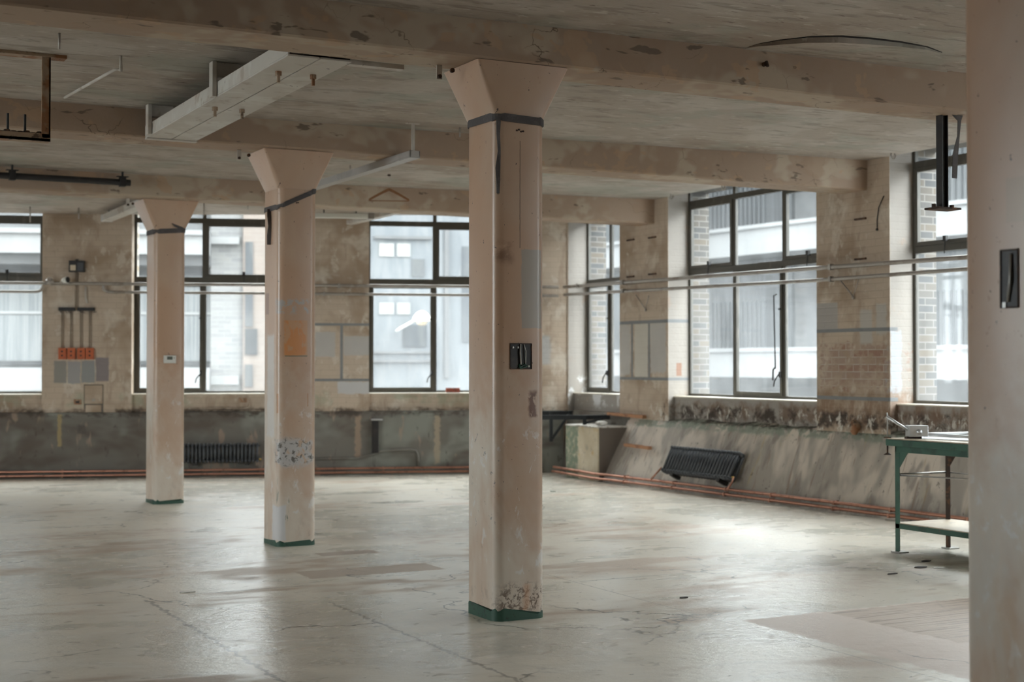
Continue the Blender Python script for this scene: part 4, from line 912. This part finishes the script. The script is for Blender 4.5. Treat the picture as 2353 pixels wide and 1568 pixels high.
# black hanger post at the first beam, with strap
t = thing('hanger_post', 'black steel post with foot plate hanging from the first beam', 'hanger post', WORLD, (7.47, 7.62, 3.275))
MB().box(-.034, -.026, -.03, .03, -.66, 0).box(.018, .026, -.03, .03, -.66, 0).box(-.026, .018, -.006, .006, -.66, 0).build('post', M['black'], t, bevel=.002)
MB().box(-.11, .11, -.07, .07, -.675, -.66).build('foot_plate', M['darkrust'], t, bevel=.003)
for x in (-.085, .085): MB().tube([(x, 0, -.66), (x, 0, -.635)], .016, 8).build('bolt', M['darkrust'], t)
tag(MB().loft([[(x - w / 2, y, z), (x + w / 2, y, z), (x + w / 2, y + .005, z), (x - w / 2, y + .005, z)] for x, y, z, w in ((0, 0, 0, .10), (.02, 0, -.04, .03), (.0, -.01, -.15, .02), (-.02, .0, -.28, .05), (-.02, .01, -.45, .045))]).build('strap_end', M['strap'], loc=(7.555, 7.56, 3.275)), 'grey strap end dangling from the first beam beside the black post', 'strap')

# ================================================================= GREEN WORKBENCH
t = thing('workbench', 'green steel workbench with a bare board top, partly behind the big column', 'workbench', WORLD, (8.0, 8.80, 0))
# local: x 0..0.70 across, y 0..-1.75 along
MB().box(0, .70, -1.80, 0, .852, .902).build('top_frame', M['benchgreen'], t, bevel=.003)
MB().box(.01, .69, -1.79, -.01, .9025, .912).build('top_board', M['benchtop'], t, bevel=.002)
MB().box(.06, .075, -1.74, -.04, .80, .851).box(.625, .64, -1.74, -.04, .80, .851).box(.06, .64, -.055, -.04, .80, .851).build('apron', M['benchgreen'], t, bevel=.002)
for k, (lx, ly) in enumerate(((.06, -.04), (.60, -.04), (.06, -1.70), (.60, -1.70))):
    mk = M['benchgreen'] if k % 2 == 0 else M['darkrust']
    lg = MB().box(lx, lx + .045, ly - .006, ly, .012, .80).box(lx, lx + .006, ly - .05, ly, .012, .80).build('leg', mk, t, bevel=.0015)
    MB().box(lx - .03, lx + .075, ly - .075, ly + .02, 0, .012).build('foot', M['galv'], lg, bevel=.002)
    sg = -1 if ly > -1 else 1
    g_ = MB().add([(lx + .002, ly - .05, .80), (lx + .002, ly - .05 - .09, .80), (lx + .002, ly - .05, .68), (lx + .008, ly - .05, .80), (lx + .008, ly - .05 - .09, .80), (lx + .008, ly - .05, .68)], [(0, 1, 2), (3, 5, 4), (0, 3, 4, 1), (1, 4, 5, 2), (2, 5, 3, 0)]) if ly > -1 else MB().add([(lx + .002, ly, .80), (lx + .002, ly + .09, .80), (lx + .002, ly, .68), (lx + .008, ly, .80), (lx + .008, ly + .09, .80), (lx + .008, ly, .68)], [(0, 1, 2), (3, 5, 4), (0, 3, 4, 1), (1, 4, 5, 2), (2, 5, 3, 0)])
    g_.build('gusset', mk, t)
MB().box(.06, .64, -1.72, -.04, .192, .232).build('shelf_frame', M['benchgreen'], t, bevel=.002)
MB().box(.065, .635, -1.715, -.045, .2325, .240).build('shelf_board', M['benchtop'], t)
MB().tube([(.08, -.045, .62), (.62, -.045, .62)], .010, 8).tube([(.085, -.06, .615), (.62, -1.70, .62)], .006, 8).tube([(.62, -.06, .62), (.62, -1.70, .60)], .006, 8).build('tie_rod', M['gap'], t, smooth=True)
MB().box(.10, .13, -.02, -.001, .145, .190).build('shelf_bracket', M['darkrust'], t)
# things on and under the bench
z1 = .912
t = thing('steel_cabinet', 'dark upright box standing on the workbench shelf', 'box', WORLD, (8.34, 7.95, .240))
MB().box(-.10, .10, -.22, .14, 0, .37).build('body', M['black'], t, bevel=.004)
MB().box(-.106, -.10, -.20, .12, .02, .35).build('door', M['radiator'], t, bevel=.002)
t = thing('clamp_box', 'small bright metal box with a round knob on the workbench', 'metal box', WORLD, (8.16, 8.62, z1), rot=math.radians(-25))
MB().box(-.075, .075, -.055, .055, .015, .105).build('case', M['alu'], t, bevel=.004)
MB().box(-.09, .06, -.03, .03, 0, .015).build('foot', M['darkrust'], t, bevel=.003)
MB().tube([(0, -.055, .055), (0, -.075, .055)], .022, 14).ball((0, -.078, .055), .014, .008, .014, 10, 6).build('knob', M['alu'], t, smooth=True)
MB().tube([(-.072, 0, .07), (-.14, .03, .115), (-.225, .06, .175)], .011, 10).build('arm', M['alu'], t, smooth=True)
t = thing('clamp_screw', 'thin clamp gripping the outer corner of the workbench, rusty foot below', 'clamp', WORLD, (8.012, 8.792, z1 + .001))
MB().tube([(0, 0, 0), (0, 0, .17), (-.006, 0, .20)], .006, 8).build('screw', M['galv'], t, smooth=True)
MB().box(-.02, .02, -.02, .02, 0, .008).build('pad', M['darkrust'], t)
MB().tube([(0, 0, -.062), (0, 0, -.12)], .007, 8).build('stem', M['darkrust'], t, smooth=True)
MB().tube([(0, 0, -.12), (0, 0, -.135)], [.012, .032], 12).build('foot_disc', M['darkrust'], t)
for k, (dx, dy, rz, dz, lab) in enumerate(((8.47, 8.28, .30, 0, 'flat aluminium frame lying on the workbench, lower of two'), (8.46, 8.27, -.15, .022, 'flat aluminium frame lying crosswise on the other frame'))):
    q = MB(); a, b = .22, .36; c = .022
    q.box(-a, a, -b, -b + c, 0, .02).box(-a, a, b - c, b, 0, .02).box(-a, -a + c, -b + c, b - c, 0, .02).box(a - c, a, -b + c, b - c, 0, .02)
    if k == 0: q.box(-a + c, a - c, -c / 2, c / 2, 0, .02)
    o = q.build('aluminium_frame', M['alu'], loc=(dx, dy, z1 + .001 + dz), bevel=.002); o.rotation_euler = (0, 0, rz); tag(o, lab, 'metal frame', 'aluminium frames on the workbench')

# litter on the floor
def flake(x, y, sx, sy, mt, name, label, cat, rz=0.0, grp=None):
    n = 9; pts = []
    for j in range(n):
        a = 2 * PI * j / n; k = .7 + .45 * random.random(); pts.append((sx * k * math.cos(a), sy * k * math.sin(a)))
    o = MB().prism(pts, 0, .006).build(name, mt, loc=(x, y, .0005)); o.rotation_euler = (0, 0, rz); tag(o, label, cat, grp)
flake(7.62, 8.02, .07, .04, M['dust'], 'debris_flake', 'dark flake of debris on the floor in front of the workbench', 'debris')
flake(7.72, 7.93, .05, .03, M['paper'], 'paper_scrap', 'pale paper scrap beside the dark flake in front of the workbench', 'paper')
flake(7.90, 8.25, .05, .03, M['dust'], 'debris_flake', 'dark crumbs on the floor under the workbench edge', 'debris')
flake(5.28, 7.68, .035, .018, M['dust'], 'debris_flake', 'small dark leaf-like flake on the open floor past the centre column', 'debris')
flake(7.20, 7.86, .05, .015, M['dust'], 'debris_flake', 'narrow dark splinter on the floor before the workbench leg', 'debris')
flake(8.33, 14.82, .035, .03, M['green'], 'debris_flake', 'tiny green crumb on the bright floor before the corner block', 'debris')
flake(2.52, 9.39, .06, .03, M['paper'], 'paper_scrap', 'pale scrap lying in the window glare on the floor', 'paper')

# ================================================================= OUTSIDE
structure(MB().box(-60, 90, -50, 110, -4.8, -4.5).build('ground', M['asphalt']))
OP = Fr((20.82, 34.25, 0), math.atan2(25.99 - 34.25, 21.49 - 20.82))   # facade across the side street; x runs towards the camera side, y outward
t = thing('apartment_block', 'white banded balcony block across the street, seen through the side windows', 'building', OP, (0, 0, 0))
x0, x1 = -22, 40
MB().box(x0, x1, 1.2, 9, -4.5, 7.1).build('wall', M['facade_grey'], t)
for k, z in enumerate((-1.78, 1.19, 4.16)):
    MB().box(x0, x1, -.05, 1.2, z, z + .70).build('balcony_band', M['facade_white'], t); MB().box(x0, x1, -.10, .0, z + .62, z + .71).build('coping', M['facade_white'], t)
MB().box(x0, x1, -.2, 1.4, 7.10, 7.3).build('roof_edge', M['facade_white'], t)
for lv in (1.89, 4.86):
    xx = x0 + 2
    for k in range(9):
        a = -18 + 6.6 * k
        if lv > 4: a += 0
        f = MB().box(a, a + 4.6, 1.10, 1.2, lv, lv + 2.25 if lv < 4 else 7.05).build('window_wall', M['facade_dark'] if k % 2 else M['curtain'], t)
    q = MB(); n = 0
    xx = -16.0
    while xx < 30:
        if (xx + 18) % 6.6 < 4.9: q.box(xx, xx + .05, .02, .06, lv, lv + 1.15)
        xx += .16
    q.build('railing', M['slat'], t)['kind'] = 'stuff'
# buildings behind the back wall
t = thing('banded_block', 'pale banded building seen through the windows by the fuse box pier', 'building', BK, (0, 13, 0))
MB().box(-22, 1.95, .6, 7, -4.5, 13.0).build('wall', M['facade_grey'], t)
MB().box(-22, 1.95, -.2, .6, 3.93, 4.45).box(-22, 1.95, -.26, .6, 4.36, 4.47).build('upper_band', M['facade_white'], t)
MB().box(-22, 1.95, -.2, .6, .93, 1.43).build('lower_band', M['facade_white'], t)
MB().box(-22, 1.95, .0, .6, 3.70, 3.93).build('soffit', M['facade_grey'], t)
for k in range(6):
    a = -20.5 + 3.9 * k
    f = MB().box(a, a + 3.3, .50, .6, 1.5, 3.6).build('window_frame', M['slat'], t)
    MB().box(a + .08, a + 1.58, .47, .50, 1.58, 2.60).box(a + 1.72, a + 3.22, .47, .50, 1.58, 2.60).box(a + .08, a + 1.58, .47, .50, 2.66, 3.5).box(a + 1.72, a + 3.22, .47, .50, 2.66, 3.5).build('pane', M['curtain'], f)
    MB().box(a + .08, a + 3.22, .45, .47, 2.62, 2.68).build('white_rail', M['facade_white'], f)
t = thing('pale_brick_building', 'narrow whitewashed brick building between the banded block and the beige one', 'building', BK, (1.96, 13.2, 0))
MB().box(0, .70, 0, 6, -4.5, 5.6).build('wall', M['facade_brick'], t)
MB().box(0, .62, -.1, 0, 4.20, 4.36).build('ledge', M['facade_white'], t); MB().box(0, .62, -.1, 0, 1.05, 1.25).build('lower_ledge', M['facade_white'], t)
t = thing('beige_building', 'beige brick building with narrow windows seen past the scarred column', 'building', BK, (2.67, 13.1, 0))
MB().box(0, 2.6, 0, 6, -4.5, 5.6).build('wall', M['facade_beige'], t)
for a in (.05, .52, 1.15, 1.75):
    for z, h_, m_ in ((3.30, .95, 'pane_grey'), (1.72, .58, 'slat'), (2.35, .75, 'pane_grey'), (1.0, .5, 'pane_grey')):
        MB().box(a, a + (.17 if m_ == 'pane_grey' else .27), -.03, 0, z, z + h_).build('window', M[m_], t)
t = thing('blue_grey_building', 'pale blue grey building with small white windows behind the street lamp', 'building', BK, (5.29, 13.0, 0))
MB().box(0, 4.0, 0, 6, -4.5, 12.0).build('wall', M['facade_blue'], t)
for a, b, c, d in ((.42, .75, 3.95, 4.25), (.82, 1.12, 3.95, 4.25), (.42, .75, 2.64, 2.90), (.82, 1.12, 2.64, 2.90), (-.0, .22, 3.95, 4.25)):
    MB().box(max(a, .01), b, -.02, 0, c, d).build('window', M['pane_white'], t)
for a, b, c, d in ((.3, 1.6, 4.35, 4.42), (.3, 1.6, 1.75, 1.80), (.2, 1.7, 1.55, 1.60), (1.9, 2.0, 1.2, 4.6)):
    MB().box(a, b, -.06, 0, c, d).build('ledge', M['facade_grey'], t)
for k, (a, b, c, d) in enumerate(((1.15, 1.45, 3.5, 3.9), (.95, 1.5, 1.9, 2.4), (2.3, 3.2, 2.0, 4.2))): MB().box(a, b, -.02, 0, c, d).build('shaded_panel', M['pane_grey'], t)
t = thing('street_lamp', 'white street lamp on a slanting arm outside the back window', 'street lamp', BK, (6.10, 12.95, 2.28))
MB().tube([(-.0, .0, -.02), (.06, -.35, .03), (.40, -.55, .22)], .030, 10).build('arm', M['white'], t, smooth=True)
q = MB()
prof = [(.02, .22), (.07, .20), (.13, .16), (.19, .08), (.215, .0), (.20, -.02)]
q.loft([[(.52 + r * math.cos(2 * PI * j / 20), -.6 + r * math.sin(2 * PI * j / 20), .20 + z) for j in range(20)] for r, z in prof]).build('hood', M['white'], t, smooth=True)
q = MB(); q.ball((.52, -.6, .18), .13, .13, .10, 14, 8).build('globe', M['benchtop'], t, smooth=True)
